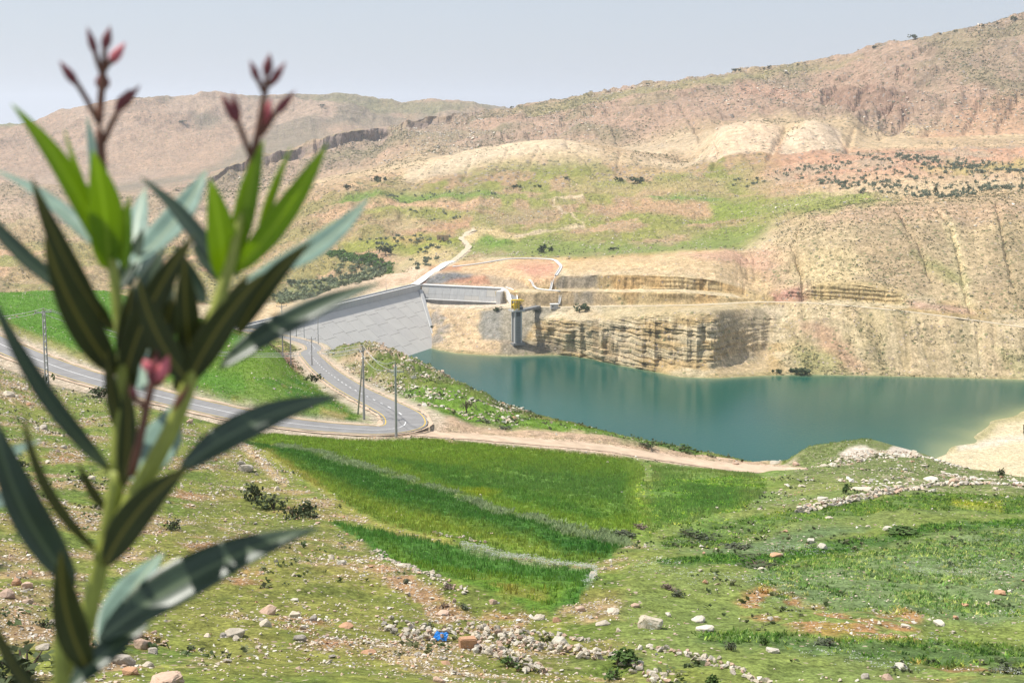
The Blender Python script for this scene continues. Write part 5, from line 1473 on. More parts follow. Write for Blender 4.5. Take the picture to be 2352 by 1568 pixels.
# blue sheet and the squared block
bs = at(1011, 1472)
m = MB()
for j in range(7):
    for i in range(9):
        m.v.append((-.45 + i * .11, -.08 + j * .08, .04 + .10 * math.sin(i * 1.7 + j) * math.sin(j * 1.3 + .4 * i) + .05 * j))
for j in range(6):
    for i in range(8):
        a = j * 9 + i; m.f.append((a, a + 1, a + 10, a + 9))
M_BLUE = plain('blue_plastic', (.02, .22, .62), .4, .25, 5, .5)
o = m.build('plastic_sheet', M_BLUE); o.scale = (.8, .8, .8); o.location = bs + Vector((0, 0, .08)); o.rotation_euler = (.1, 0, -.35)
tag(o, 'crumpled bright blue plastic sheet caught on the stone row', 'plastic sheet')
sol = o.modifiers.new('thick', 'SOLIDIFY'); sol.thickness = .01
blk = at(1075, 1487)
bm = bmesh.new(); bmesh.ops.create_cube(bm, size=1)
for v in bm.verts: v.co = Vector((v.co.x * .86 + random.uniform(-.05, .05), v.co.y * .6 + random.uniform(-.04, .04), v.co.z * .56 + random.uniform(-.03, .03)))
bmesh.ops.bevel(bm, geom=bm.edges[:], offset=.05, segments=2, affect='EDGES')
me = bpy.data.meshes.new('squared_block'); bm.to_mesh(me); bm.free(); me.materials.append(M_ROCK[2])
tag(link('squared_block', me, None, blk + Vector((0, 0, .24)), (0, 0, .2)), 'squared orange stone block at the end of the stone row', 'stone')

# scattered stones one can pick out: the larger ones each by itself, the rest as rubble
NEARSEL = VIS & (GR > 50) & (GK < 8) & (PU > -60) & (PU < 2420) & (PV > 780) & (PV < 1590)
def scatter_cells(weight, n):
    w = np.where(weight > 0, weight, 0)
    dA = np.abs(np.gradient(GR2, axis=0)) * (np.gradient(TH)[None, :] * GR2)
    w = (w * dA).ravel()
    w[:] = np.where(np.isfinite(w), w, 0)
    cdf = np.cumsum(w); 
    idx = np.searchsorted(cdf, rng.random(n) * cdf[-1])
    idx = np.clip(idx, 0, w.size - 1)
    i, j = np.unravel_index(idx, GR.shape)
    i = np.clip(i, 0, NR - 2); j = np.clip(j, 0, C - 2)
    a, b = rng.random(n), rng.random(n)
    def bl(M): return (M[i, j] * (1 - a) + M[i + 1, j] * a) * (1 - b) + (M[i, j + 1] * (1 - a) + M[i + 1, j + 1] * a) * b
    return bl(GX2), bl(GY2), bl(GZ) + CAMZ, i, j
wheat = np.zeros(GR.shape, bool)
gsat = CA[..., 1] / (CA[..., 0] + CA[..., 1] + CA[..., 2] + 1e-6)
greenness = smooth(.42, .56, gsat)
soil_like = smooth(.39, .36, 0 * gsat) if False else (1 - smooth(.38, .44, gsat))
leftness = 1 - smooth(1250, 1700, PU)
stone_w = NEARSEL * (.06 + 1.6 * soil_like + .55 * smooth(.5, .62, fbm(WX / 6, WY / 6, 301, 3)) + .25 * leftness) * (1 - greenness * .985)
sx_, sy_, sz_, si, sj = scatter_cells(stone_w * smooth(260, 60, GR) if False else stone_w, 240)
ZONES = [(lambda u, v: v > 1440 and u < 700, 'on the grass below the oleander'), (lambda u, v: v > 1440 and u < 1400, 'among the grass below the stone rows'), (lambda u, v: v > 1380 and u >= 1400, 'in the mixed green at the lower right'),
         (lambda u, v: u < 520 and v < 985, 'on the hillside just under the road'), (lambda u, v: u < 520 and v < 1110, 'on the hillside behind the middle leaves'), (lambda u, v: u < 240 and v < 1280, 'on the hillside left of the stem'), (lambda u, v: u < 520 and v < 1280, 'on the hillside right of the stem'), (lambda u, v: u < 240, 'on the bare patch at the left edge'), (lambda u, v: u < 520, 'around the lowest leaves'), (lambda u, v: u < 800 and v > 1180, 'on the slope over the tip of the lowest leaf'), (lambda u, v: u < 1300 and v > 1180, 'on the rocky slope under the wheat terraces'), (lambda u, v: u < 1300, 'on the bank under the road'),
         (lambda u, v: v < 1200, 'on the stony rise by the lake'), (lambda u, v: True, 'on the weedy terrace at the right')]
KW = ('pale', 'pinkish', 'rusty orange', 'grey', 'white')
for x, y, z, i, j in zip(sx_, sy_, sz_, si, sj):
    u, v = PU[i, j], PV[i, j]
    d = math.hypot(x, y)
    s = random.lognormvariate(-.78, .38) * (.8 if u < 1300 else .9)
    s = min(max(s, .3), 1.15) * (d / 110) ** .35
    k = random.choices(range(5), (5, 4, 2, 3, 2) if u < 1400 else (4, 2, 1.2, 1, 6))[0]
    o = link('stone', random.choice(STON[k]), None, (x, y, z + s * .12), (random.uniform(-.3, .3), random.uniform(-.3, .3), random.uniform(0, 6.3)), (s, s * random.uniform(.7, 1), s * random.uniform(.75, 1.15)))
    zone = next(t for f, t in ZONES if f(u, v))
    size = 'small' if s < .45 else ('fist broad' if False else 'middling') if s < .7 else 'large'
    shp = 'flat' if o.scale.z < o.scale.x * .85 else 'lumpy'
    tag(o, f'{size} {shp} {KW[k]} stone {zone}', 'stone', f'{KW[k]} stones {zone}')

def merged(name, protos, xs, ys, zs, scl, colr, mat, tilt=.35, flat=False, squash=None):
    """many small pieces joined into one sheet of stuff"""
    nv = [len(p[0]) for p in protos]
    pick = rng.integers(0, len(protos), len(xs))
    V, Fc, Cc, base = [], [], [], 0
    for k, (pv_, pf_) in enumerate(protos):
        s = np.where(pick == k)[0]
        if not len(s): continue
        a = rng.random(len(s)) * 2 * np.pi
        ca, sa = np.cos(a), np.sin(a)
        tx, ty = rng.normal(0, tilt, len(s)), rng.normal(0, tilt, len(s))
        P = pv_[None] * scl[s][:, None, None]
        if squash is not None: P = P * np.stack([np.ones(len(s)), np.ones(len(s)), squash[s]], -1)[:, None, :]
        X = P[..., 0] * ca[:, None] - P[..., 1] * sa[:, None] + P[..., 2] * tx[:, None]
        Y = P[..., 0] * sa[:, None] + P[..., 1] * ca[:, None] + P[..., 2] * ty[:, None]
        Z = P[..., 2] - .25 * P[..., 0] * tx[:, None]
        V.append(np.stack([X + xs[s][:, None], Y + ys[s][:, None], Z + zs[s][:, None]], -1).reshape(-1, 3))
        Fc.append((pf_[None] + (base + np.arange(len(s)) * nv[k])[:, None, None]).reshape(-1, 3))
        c = np.repeat(colr[s][:, None, :], nv[k], 1) 
        Cc.append(c.reshape(-1, 3))
        base += len(s) * nv[k]
    V, Fc, Cc = np.concatenate(V), np.concatenate(Fc), np.concatenate(Cc)
    o = link(name, mesh_np(name, V, Fc, [mat], not flat, cols={'Col': np.concatenate([Cc, np.ones((len(Cc), 1))], 1)}))
    return tag(o, kind='stuff')
def proto_of(bm):
    bmesh.ops.triangulate(bm, faces=bm.faces)
    bm.verts.index_update()
    r = (np.array([v.co[:] for v in bm.verts]), np.array([[v.index for v in f.verts] for f in bm.faces]))
    bm.free()
    return r
PEB = [proto_of(hull(8, .5, .42, .34, 900 + k)) for k in range(6)]
M_RUB = attr_mat('rubble', .92, 0, .12)
ROCKC = np.array([(.60, .53, .42), (.56, .42, .32), (.50, .31, .20), (.45, .41, .35), (.68, .63, .53), (.58, .49, .38)])
def rubble(name, weight, n, lo, hi, probs, grow=0.0, sink=.12):
    x, y, z, i, j = scatter_cells(weight, n)
    s = np.exp(rng.normal(math.log(lo), .42, n)).clip(lo * .45, hi)
    s = s * (np.hypot(x, y) / 90) ** grow
    c = ROCKC[rng.choice(6, n, p=np.array(probs) / sum(probs))] * rng.uniform(.72, 1.12, (n, 1))
    return merged(name, PEB, x, y, z + s * sink, s, c, M_RUB, .3, True, rng.uniform(.6, 1.2, n))
rubble('rubble', stone_w * (1 + 1.8 * smooth(1300, 1500, PV) * leftness), 25000, .13, .7, (5, 4, 2, 3, 3, 4), .5)
rise = NEARSEL * smooth(1780, 1850, PU) * (GK > 6.4) * (1 - smooth(0, 30, PV - 1165 + 0 * PU)) * smooth(.45, .6, fbm(WX / 7, WY / 7, 305, 3))
rubble('outcrop_rubble', rise * (PV < 1178) * smooth(.5, .6, fbm(WX / 10, WY / 10, 306, 3)), 420, .6, 2.8, (3, 1, .3, .5, 8, 4))
rk = VIS * (D_ROAD > 5.5) * (D_TRACK > 3) * (GK > 10.0) * (GK < 11.4) * smooth(770, 800, PU) * (1 - smooth(1130, 1250, PU)) * smooth(.47, .6, NW1)
rubble('ridge_rubble', rk, 1700, .55, 3.2, (5, 4, .6, 3, 4, 3))
rk2 = VIS * (GK > 8.0) * (GK < 11) * (PU > -60) * (PU < 2000) * (.3 + 2 * smooth(.5, .65, NW1)) * (D_ROAD > 5.5) * (D_TRACK > 2.8)
rubble('roadside_rubble', rk2, 2600, .28, 1.3, (5, 3, 1, 3, 4, 3))
rk3 = VIS * (GK > 22.2) * (GK < 25.6) * (PU > 980) * (PU < 2420) * smooth(.5, .62, fbm(WX / 28, WY / 45, 307, 4))
rubble('plateau_rubble', rk3, 6000, 1.1, 5.5, (4, 4, .5, 4, 2, 3))
rk4 = VIS * (GK > 26.8) * (GK < 29.0) * smooth(.52, .66, fbm(WX / 110, WY / 160, 309, 4))
rubble('mountain_rubble', rk4, 5200, 2.6, 10, (4, 4, .2, 5, 1, 4))
# ------------------------------------------------------------------ grass, crops, scrub
M_BLADE = attr_mat('grass_blade', .75, .5, .15)
M_SHRUB = attr_mat('shrub_leaf', .8, .2, .12)
def tuft(nb, h, w, lean, seed):
    r = random.Random(seed)
    v, f = [], []
    for k in range(nb):
        a = r.uniform(0, 6.28); ox, oy = r.gauss(0, w * 1.2), r.gauss(0, w * 1.2)
        dx, dy = math.cos(a) * w / 2, math.sin(a) * w / 2
        lx, ly = r.gauss(0, lean), r.gauss(0, lean)
        hh = h * r.uniform(.55, 1.1)
        b = len(v)
        v += [(ox - dx, oy - dy, -.03), (ox + dx, oy + dy, -.03), (ox + lx, oy + ly, hh)]
        f.append((b, b + 1, b + 2))
    return np.array(v), np.array(f)
GT = [tuft(4, .22, .10, .09, k) for k in range(5)]
WT = [tuft(4, .46, .12, .10, 20 + k) for k in range(5)]
FT = [tuft(5, .30, .22, .16, 40 + k) for k in range(5)]
def pts_in(poly, k0=0, k1=99, feather=3):
    p = np.array(poly, float)
    x, y = PU + JU * 10, PV + JV * 8
    ins = np.zeros(GR.shape, bool)
    for i in range(len(p)):
        a, b = p[i - 1], p[i]
        with np.errstate(all='ignore'):
            ins ^= ((a[1] > y) != (b[1] > y)) & (x < (b[0] - a[0]) * (y - a[1]) / (b[1] - a[1]) + a[0])
    return ins & (K >= k0) & (K <= k1)
WHEAT = pts_in(W_UP, 3, 8.6) | pts_in(W_MID, 3, 8.6) | pts_in(W_LOW, 3, 8.6) | pts_in(W_R, 3, 8.6)
def blades(name, weight, n, protos, tint, lo, hi, var=.22, mat=None, mixed=False):
    x, y, z, i, j = scatter_cells(weight, n)
    mixd = np.array([(.30, .40, .28), (.55, .7, .45), (1, 1, 1), (1.7, 1.5, 1.15), (.8, 1.0, .65)])[rng.integers(0, 5, n)] if mixed else 1.0
    c = CA[i, j] * np.array(tint) * mixd * rng.uniform(1 - var, 1 + var, (n, 1)) * (1 + rng.normal(0, .05, (n, 3)))
    return merged(name, protos, x, y, z, rng.uniform(lo, hi, n), np.clip(c, .01, .8), mat or M_BLADE, .12)
blades('wheat', NEARSEL * WHEAT * (.35 + smooth(80, 200, GR)) * np.where(pts_in(W_R, 3, 8.6), smooth(.36, .56, NW1), 1), 42000, WT, (1.85, 1.75, 2.0), .6, 1.1, .3)
gw = NEARSEL * ~WHEAT * (1 - smooth(.46, .36, 0 * gsat)) * smooth(.36, .44, gsat) * (GK > 3)
blades('grass', gw * (.25 + 1.8 * smooth(.42, .62, fbm(WX / 3.5, WY / 3.5, 351, 3))) * (1.0 + 1.6 * smooth(1300, 1500, PV)) * (1 + 1.0 * (1 - leftness)), 76000, GT, (1.5, 1.55, 1.35), .6, 1.5, .3, mixed=True)
# taller weeds on the terrace lips, hedge lines and the right hand crop
weeds = np.zeros(GR.shape)
for poly in ([(1520, 1235), (1600, 1205), (1830, 1180), (1960, 1160), (2150, 1132), (2460, 1140), (2460, 1175), (2100, 1180), (1900, 1200), (1650, 1245), (1530, 1258)], [(1500, 1300), (1700, 1280), (1960, 1245), (2150, 1205), (2460, 1185), (2460, 1205), (2150, 1228), (1950, 1270), (1720, 1308), (1520, 1318)],
             [(1620, 1450), (1900, 1470), (2200, 1470), (2460, 1480), (2460, 1540), (2100, 1530), (1800, 1500), (1600, 1475)], [(1720, 1315), (1960, 1275), (2160, 1232), (2460, 1210), (2460, 1420), (2200, 1420), (1950, 1400), (1740, 1370)],
             [(1440, 1100), (1760, 1100), (1700, 1180), (1480, 1230)]):
    weeds = np.maximum(weeds, pts_in(poly, 3, 8.6) * 1.0)
weeds = weeds * NEARSEL * (.15 + smooth(.44, .62, fbm(WX / 4, WY / 4, 353, 4)))
blades('weeds', weeds, 16000, FT, (2.6, 2.5, 2.5), .3, .85, .3, mixed=True)
def along(line, width):
    w = np.zeros(GR.shape)
    p = [np.array(q, float) for q in line]
    for a, b in zip(p[:-1], p[1:]):
        d = b - a; L = d @ d
        t = np.clip(((PU - a[0]) * d[0] + (PV - a[1]) * d[1]) / L, 0, 1)
        w = np.maximum(w, 1 - smooth(width * .4, width, np.hypot(PU - a[0] - t * d[0], (PV - a[1] - t * d[1]))))
    return w * NEARSEL
LIP1 = [(640, 1026), (760, 1057), (860, 1085), (960, 1113), (1060, 1146), (1176, 1184), (1300, 1214), (1440, 1238)]
x, y, z, i, j = scatter_cells(along(LIP1, 7) * smooth(.4, .55, NW0), 2600)
merged('thistles', FT, x, y, z, rng.uniform(.7, 1.6, 2600), np.array((.32, .40, .20)) * rng.uniform(.6, 1.3, (2600, 1)), M_BLADE, .15)
# white flowers: tiny upturned faces over the weeds
fl = along([(1060, 1250), (1176, 1270), (1300, 1290), (1362, 1304), (1366, 1330), (1345, 1368)], 5) * 14 + NEARSEL * (PU > 1450) * (GK < 7.4) * smooth(.55, .66, fbm(WX / 8, WY / 8, 321, 4)) * (1 - soil_like) * smooth(1200, 1240, PV) * 1.0
FL = [(np.array([(-.05, -.04, .42), (.06, -.03, .44), (.0, .06, .46), (.10, .10, .38), (.17, .08, .40), (.12, .17, .41)]), np.array([(0, 1, 2), (3, 4, 5)]))]
x, y, z, i, j = scatter_cells(fl, 4200)
merged('white_flowers', FL, x, y, z, rng.uniform(.5, 1.05, 4200), np.array((.58, .60, .55)) * rng.uniform(.65, 1.1, (4200, 1)), M_BLADE, .3)
# grass on the banks beyond the road
g2 = VIS * (GK > 8) * (GK < 11.6) * (PU > -60) * (PU < 2000) * smooth(.38, .46, gsat) * (D_ROAD > 5) * (D_TRACK > 2.9)
blades('field_grass', g2 * smooth(700, 200, GR), 24000, WT, (1.7, 1.75, 1.5), .45, .9, .25)

def clump(n, seed, sx=1.0, sz=.8, leaf=.2, low=.05):
    """a crown of small leaf faces with open edges"""
    r = random.Random(seed)
    v, f = [], []
    lobes = [(r.gauss(0, .34), r.gauss(0, .34), r.uniform(.28, .8), r.uniform(.3, .52)) for _ in range(6)]
    for k in range(n):
        cx, cy, cz, cr = r.choice(lobes)
        d = Vector((r.gauss(0, 1), r.gauss(0, 1), r.gauss(0, 1))).normalized() * cr * (r.random() ** .4)
        c = Vector(((cx + d.x) * sx, (cy + d.y) * sx, max(low, (cz + d.z) * sz)))
        a = Vector((r.gauss(0, 1), r.gauss(0, 1), r.gauss(0, .6))).normalized() * leaf * r.uniform(.6, 1.3)
        b = a.cross(Vector((r.gauss(0, 1), r.gauss(0, 1), r.gauss(0, 1)))).normalized() * leaf * r.uniform(.35, .8)
        i0 = len(v)
        v += [tuple(c - a), tuple(c + b), tuple(c + a), tuple(c - b)]
        f += [(i0, i0 + 1, i0 + 2), (i0, i0 + 2, i0 + 3)]
    return np.array(v), np.array(f)
M_OLIVE = plain('olive_foliage', (.19, .22, .155), .85, .45, .9, .1)
M_DKGRN = plain('shrub_foliage', (.075, .095, .045), .85, .4, 1.2, .1)
M_GYGRN = plain('grey_shrub_foliage', (.105, .12, .075), .9, .35, 1.2, .1)
M_BRIGHT = plain('green_shrub_foliage', (.075, .125, .035), .85, .35, 1.2, .1)
M_TWIG = plain('dry_twigs', (.20, .15, .12), .9, .3, 3, .1)
M_BARK = plain('bark', (.10, .075, .055), .9, .3, 4, .1)
def leaf_obj_mesh(name, n, seed, mat, **kw):
    v, f = clump(n, seed, **kw)
    return mesh_np(name, v, f, [mat], False)
SHR = {k: [leaf_obj_mesh('foliage', 170, 50 + 7 * s + q, m_, leaf=.13, sz=.75) for s in range(3)] for q, (k, m_) in enumerate((('dark', M_DKGRN), ('grey', M_GYGRN), ('green', M_BRIGHT), ('dry', M_TWIG)))}
def stem_mesh(name, h, n, seed, spread):
    r = random.Random(seed); m = MB()
    for k in range(n):
        a = r.uniform(0, 6.28)
        m.tube([(0, 0, -.1), (math.cos(a) * spread * .4, math.sin(a) * spread * .4, h * .45), (math.cos(a) * spread, math.sin(a) * spread, h * r.uniform(.75, 1))], [.05, .035, .015], 5)
    return m.mesh(name, M_BARK)
SSTEM = stem_mesh('stem', .7, 6, 5, .4)
def shrub(u, v, w, h, kind, label, rmin=30, name='shrub', group='shrubs on the near slopes'):
    p = at(u, v, rmin); d = math.hypot(p.x, p.y)
    t = empty(name, p, random.uniform(0, 6.28))
    tag(t, label, 'shrub', group)
    s, sz = w * d / F / 1.5, h * d / F
    for me, nm in ((random.choice(SHR[kind]), 'foliage'), (SSTEM, 'stem')):
        o = link(nm, me, t); o.scale = (s, s, sz)
    return t
for u, v, w, h, k, lab in [
    (590, 1150, 60, 46, 'dark', 'dark bush at the upper end of the thicket by the footpath'), (628, 1168, 54, 38, 'dark', 'dark bush in the middle of the thicket by the footpath'),
    (676, 1192, 50, 40, 'dark', 'dark bush behind the largest one in the thicket'), (712, 1186, 62, 40, 'dark', 'large dark bush at the lower end of the thicket by the leaf tip'),
    (398, 1216, 38, 30, 'dark', 'small dark bush behind the right side of the oleander stem'), (192, 1106, 28, 18, 'dark', 'low dark bush behind the left hand leaves'),
    (230, 912, 58, 26, 'dark', 'olive green bush on the road verge behind a leaf'), (265, 915, 36, 18, 'grey', 'low grey bush on the road verge beside the olive green one'),
    (112, 884, 22, 34, 'green', 'small leafy bush at the foot of the openwork pole'), (60, 1560, 190, 80, 'dark', 'dark shaded bush in the bottom left corner'),
    (104, 1440, 44, 22, 'dark', 'low bush beside the stones under the left leaves'), (50, 1070, 36, 16, 'dark', 'flat dark bush low on the left hillside'),
    (716, 876, 30, 22, 'dark', 'bush at the foot of the slim roadside pole'), (942, 1131, 20, 10, 'grey', 'grey weed clump on the wheat terrace lip'),
    (1019, 1396, 26, 14, 'dry', 'dry brown bush on the bare patch'), (1066, 1397, 30, 14, 'grey', 'grey bush right of the dry brown one'), (1017, 1453, 30, 18, 'dry', 'dry purple brown bush above the blue sheet'),
    (985, 1447, 34, 20, 'grey', 'grey green bush above the left stone heap'), (935, 1467 - 130, 24, 12, 'grey', 'small grey bush on the slope below the wheat strip'), (1030, 1352, 30, 14, 'dry', 'dry twiggy bush left of the upright pinkish stone'),
    (1758, 1490 - 10, 32, 22, 'green', 'dense green bush beside the white slab'), (1680, 1508 - 15, 34, 24, 'grey', 'grey bush left of the smooth white slab'), (1540, 1353, 40, 16, 'dry', 'dull purple bush above the split block'), (1560, 1370, 36, 16, 'grey', 'grey bush right above the split block'),
    (1180, 1532, 60, 28, 'green', 'feathery bright green bush beside the lower stone row'), (1420, 1524, 110, 42, 'green', 'wide feathery green bush low in the middle'), (1410, 1560, 50, 30, 'green', 'feathery green bush at the bottom edge'), (1630, 1576, 50, 34, 'green', 'dark feathery bush cut by the bottom edge'),
    (1942, 1133, 30, 26, 'green', 'round dark green bush on the stony rise above the wall'), (2300, 1094, 18, 26, 'dark', 'small upright dark tree like bush against the beach'), (2090, 1029, 14, 14, 'dark', 'tiny dark bush on the skyline of the rise over the water'),
    (2354, 1000, 10, 40, 'dark', 'dark bush cut by the right edge above the beach'), (2310, 1545, 60, 22, 'grey', 'grey weed clump in the lower right corner'), (1900, 1480, 60, 18, 'grey', 'grey green weed clump in the dark strip'),
    (1700, 1260, 70, 14, 'grey', 'grey weed clump on the upper hedge line'), (1430, 1230, 60, 20, 'grey', 'grey bush at the meeting point of the wheat terraces'), (1475, 1215, 36, 16, 'dry', 'dull purple weed clump by the meeting point of the terraces'),
    (1590, 1232, 90, 18, 'dark', 'dark hedge bush at the left end of the upper hedge line'), (1740, 1305, 120, 18, 'dark', 'dark hedge bush in the middle of the lower hedge line'), (2060, 1226, 110, 18, 'green', 'green hedge bush at the right part of the lower hedge line'),
    (1160, 986, 34, 10, 'grey', 'low grey bush on the meadow edge by the track'), (1480, 1024, 40, 10, 'dark', 'flat dark bush on the bank right over the lake'), (1560, 1034, 60, 12, 'green', 'green scrub along the bank over the lake'), (1110, 962 + 8, 30, 9, 'grey', 'second low grey bush on the meadow edge')]:
    shrub(u, v, w, h, k, lab, 200 if 960 > v else 30)
# bare tree on the meadow
tp = at(1071, 952, 240)
bt = empty('bare_tree', tp)
tag(bt, 'small leafless tree standing alone on the meadow by the lake', 'tree')
d_ = math.hypot(tp.x, tp.y); hb = 38 * d_ / F
m = MB(); m.tube([(0, 0, -.1), (.05, 0, hb * .3), (0, .05, hb * .55)], [.16, .12, .08], 6); m.build('trunk', M_BARK, bt)
m = MB(); r = random.Random(3)
for k in range(26):
    a = r.uniform(0, 6.28); e = r.uniform(.3, 1)
    p0 = Vector((0, 0, hb * r.uniform(.25, .55)))
    p1 = p0 + Vector((math.cos(a) * hb * .22 * e, math.sin(a) * hb * .22 * e, hb * .22))
    p2 = p0 + Vector((math.cos(a) * hb * .36 * e, math.sin(a) * hb * .36 * e, hb * .45 * r.uniform(.7, 1)))
    m.tube([p0, p1, p2], [.05, .03, .012], 4)
m.build('branches', M_TWIG, bt)
v, f = clump(160, 77, 1.0, 1.0, .09)
o = link('twigs', mesh_np('twigs', v, f, [M_TWIG], False), bt); o['kind'] = 'stuff'; o.location = (0, 0, hb * .25); o.scale = (hb * .5, hb * .5, hb * .72)

# small scrub dotting the dry slopes
SC = [clump(7, 200 + k, 1.0, .6, .42, .0) for k in range(6)]
SCC = np.array([(.13, .14, .07), (.16, .17, .08), (.19, .18, .11), (.11, .145, .06), (.21, .19, .13)])
def scrub(name, weight, n, lo, hi, cols_=(0, 1, 2, 3, 4), up=0.0):
    x, y, z, i, j = scatter_cells(weight, n)
    c = SCC[rng.choice(cols_, n)] * rng.uniform(.7, 1.3, (n, 1))
    return merged(name, SC, x, y, z, rng.uniform(lo, hi, n), c, M_SHRUB, .1)
scrub('hill_scrub', VIS * (GK > 18.4) * (GK < 24) * (PU > 1700) * (PU < 2420) * SCRUB * smooth(.42, .6, fbm(ARC / 22, GR / 40, 331, 4)) * 1.0 + VIS * (GK > 18.4) * (GK < 24) * (PU > 1780) * (PU < 2420) * .3, 6000, .4, 1.25)
scrub('plateau_scrub', VIS * (GK > 22) * (GK < 25.9) * (PU > 950) * (PU < 2420) * smooth(.5, .62, fbm(WX / 30, WY / 50, 333, 4)), 3600, .5, 1.6)
scrub('bank_scrub', VIS * (GK > 14.9) * (GK < 18) * (PU > 1780) * (PU < 2420) * SCRUB * smooth(.5, .62, fbm(ARC / 14, GR / 20, 335, 3)), 1300, .45, 1.1)
scrub('valley_scrub', VIS * (GK > 21.8) * (GK < 26.5) * (PU > -60) * (PU < 980) * smooth(.46, .6, fbm(WX / 40, WY / 40, 337, 4)), 5500, .6, 1.9)
scrub('mountain_scrub', VIS * (GK > 25.6) * (GK < 29.0) * (PU > -60) * (PU < 2420) * SCRUB * smooth(.45, .62, fbm(WX / 90, WY / 160, 339, 4)), 8000, .8, 2.6)
scrub('hillside_scrub', NEARSEL * ~WHEAT * smooth(.52, .66, fbm(WX / 7, WY / 7, 341, 3)), 900, .2, .55, (0, 1, 3, 3))
scrub('ridge_scrub', VIS * (GK > 9.8) * (GK < 11.4) * (PU > 580) * (PU < 1700) * (.2 + smooth(.5, .6, NW1)) * (D_ROAD > 6) * (D_TRACK > 3.5), 1100, .3, .9, (0, 1, 3))

# olive trees, each its own
def tree_mesh(name, seed, mat, n=120, h=1.0):
    v, f = clump(n, seed, 1.0, .85, .2, .2)
    m = MB(); m.tube([(0, 0, -.08), (.02, 0, .2), (-.02, .02, .42)], [.07, .055, .03], 5)
    b = len(v)
    me = bpy.data.meshes.new(name)
    fs = [tuple(q) for q in f] + [tuple(k + b for k in q) for q in m.f]
    me.from_pydata([tuple(q) for q in v] + m.v, [], fs)
    me.materials.append(mat); me.materials.append(M_BARK)
    me.polygons.foreach_set('material_index', [0] * len(f) + [1] * len(m.f))
    return me
OLV = [tree_mesh('olive_tree', 400 + k, M_OLIVE, 110) for k in range(5)]
CARB = [tree_mesh('carob_tree', 450 + k, M_DKGRN, 120) for k in range(3)]
def far_tree(p, size, label, name='olive_tree', group=None, meshes=None, zs=1.0):
    o = link(name, random.choice(meshes or OLV), None, p, (0, 0, random.uniform(0, 6.28)), (size, size, size * zs))
    return tag(o, label, 'tree', group)
def grove(weight, n, lo, hi, label, group):
    x, y, z, i, j = scatter_cells(weight, n)
    th_ = np.arctan2(x, y); q1, q2 = np.quantile(th_, (1 / 3, 2 / 3))
    for k in range(n):
        s = random.uniform(lo, hi) * .85
        f_ = (s / .85 - lo) / (hi - lo)
        far_tree((x[k], y[k], z[k]), s, ('small ' if f_ < .33 else 'broad ' if f_ > .66 else 'middling ') + label + (', left end' if th_[k] < q1 else ', right end' if th_[k] > q2 else ', middle'), group=group)
gv = VIS * (GK > 24.0) * (GK < 26.1)
band1 = along([(1790, 400), (1880, 425), (1980, 432), (2080, 442), (2200, 440), (2290, 430), (2380, 425)], 13) + 0
def along_far(line, width): 
    w = np.zeros(GR.shape)
    p = [np.array(q, float) for q in line]
    for a, b in zip(p[:-1], p[1:]):
        d = b - a; L = d @ d
        t = np.clip(((PU - a[0]) * d[0] + (PV - a[1]) * d[1]) / L, 0, 1)
        w = np.maximum(w, 1 - smooth(width * .4, width, np.hypot(PU - a[0] - t * d[0], (PV - a[1] - t * d[1]))))
    return w * VIS * (GK > 21)
grove(along_far([(1890, 424), (1980, 434), (2080, 446), (2180, 448), (2260, 440), (2352, 432)], 12), 66, 2.6, 4.4, 'olive in the dense belt under the red grove', 'olive trees in the lower belt of the red grove')
grove(along_far([(2060, 362), (2130, 376), (2220, 386), (2352, 400)], 13), 50, 3.0, 5.2, 'olive in the dense belt above the red grove', 'olive trees in the upper belt of the red grove')
grove(gv * pts_in([(1760, 400), (1860, 372), (1960, 352), (2060, 356), (2352, 385), (2352, 440), (2100, 440), (1900, 425)], 23, 27), 84, 2.2, 4.4, 'olive tree on red soil between the belts', 'scattered olive trees on red soil')
grove(VIS * pts_in([(870, 444), (1130, 440), (1160, 450), (1100, 458), (880, 462)], 22, 27), 20, 2.0, 3.8, 'olive tree on the top green terrace left of the pale hill', 'olive trees on the top terrace')
grove(VIS * pts_in([(950, 484), (1080, 488), (1110, 498), (1020, 508), (930, 498)], 22, 27), 12, 2.0, 3.6, 'olive tree on the narrow middle terrace', 'olive trees on the middle terrace')
grove(VIS * pts_in([(790, 572), (900, 548), (1020, 540), (1050, 552), (960, 590), (860, 590)], 22, 26), 34, 2.2, 4.4, 'olive tree on the terrace around the stone house', 'olive trees around the stone house')
grove(VIS * pts_in([(930, 600), (1000, 592), (1020, 608), (960, 622)], 21, 26), 12, 2.5, 4.5, 'dark tree on the bank above the spillway road', 'trees above the spillway road')
grove(VIS * pts_in([(1640, 420), (1760, 400), (1820, 420), (1700, 440)], 22, 27), 16, 2.0, 3.6, 'dark tree at the thin left end of the grove', 'trees at the left end of the grove')
bw = along_far([(1890, 424), (1980, 434), (2080, 446), (2180, 448), (2260, 440), (2400, 432)], 8) + along_far([(2060, 362), (2130, 376), (2220, 386), (2400, 402)], 8)
bw = bw + .22 * gv * pts_in([(1760, 400), (1860, 372), (1960, 352), (2060, 356), (2400, 380), (2400, 440), (2100, 445), (1900, 428)], 23, 27)
TK = [clump(24, 520 + k, 1.0, .95, .30, .1) for k in range(5)]
x, y, z, i, j = scatter_cells(bw, 520)
merged('olive_thicket', TK, x, y, z, rng.uniform(1.6, 3.4, 520), np.array([(.18, .21, .145)]) * rng.uniform(.65, 1.3, (520, 1)), M_SHRUB, .1)
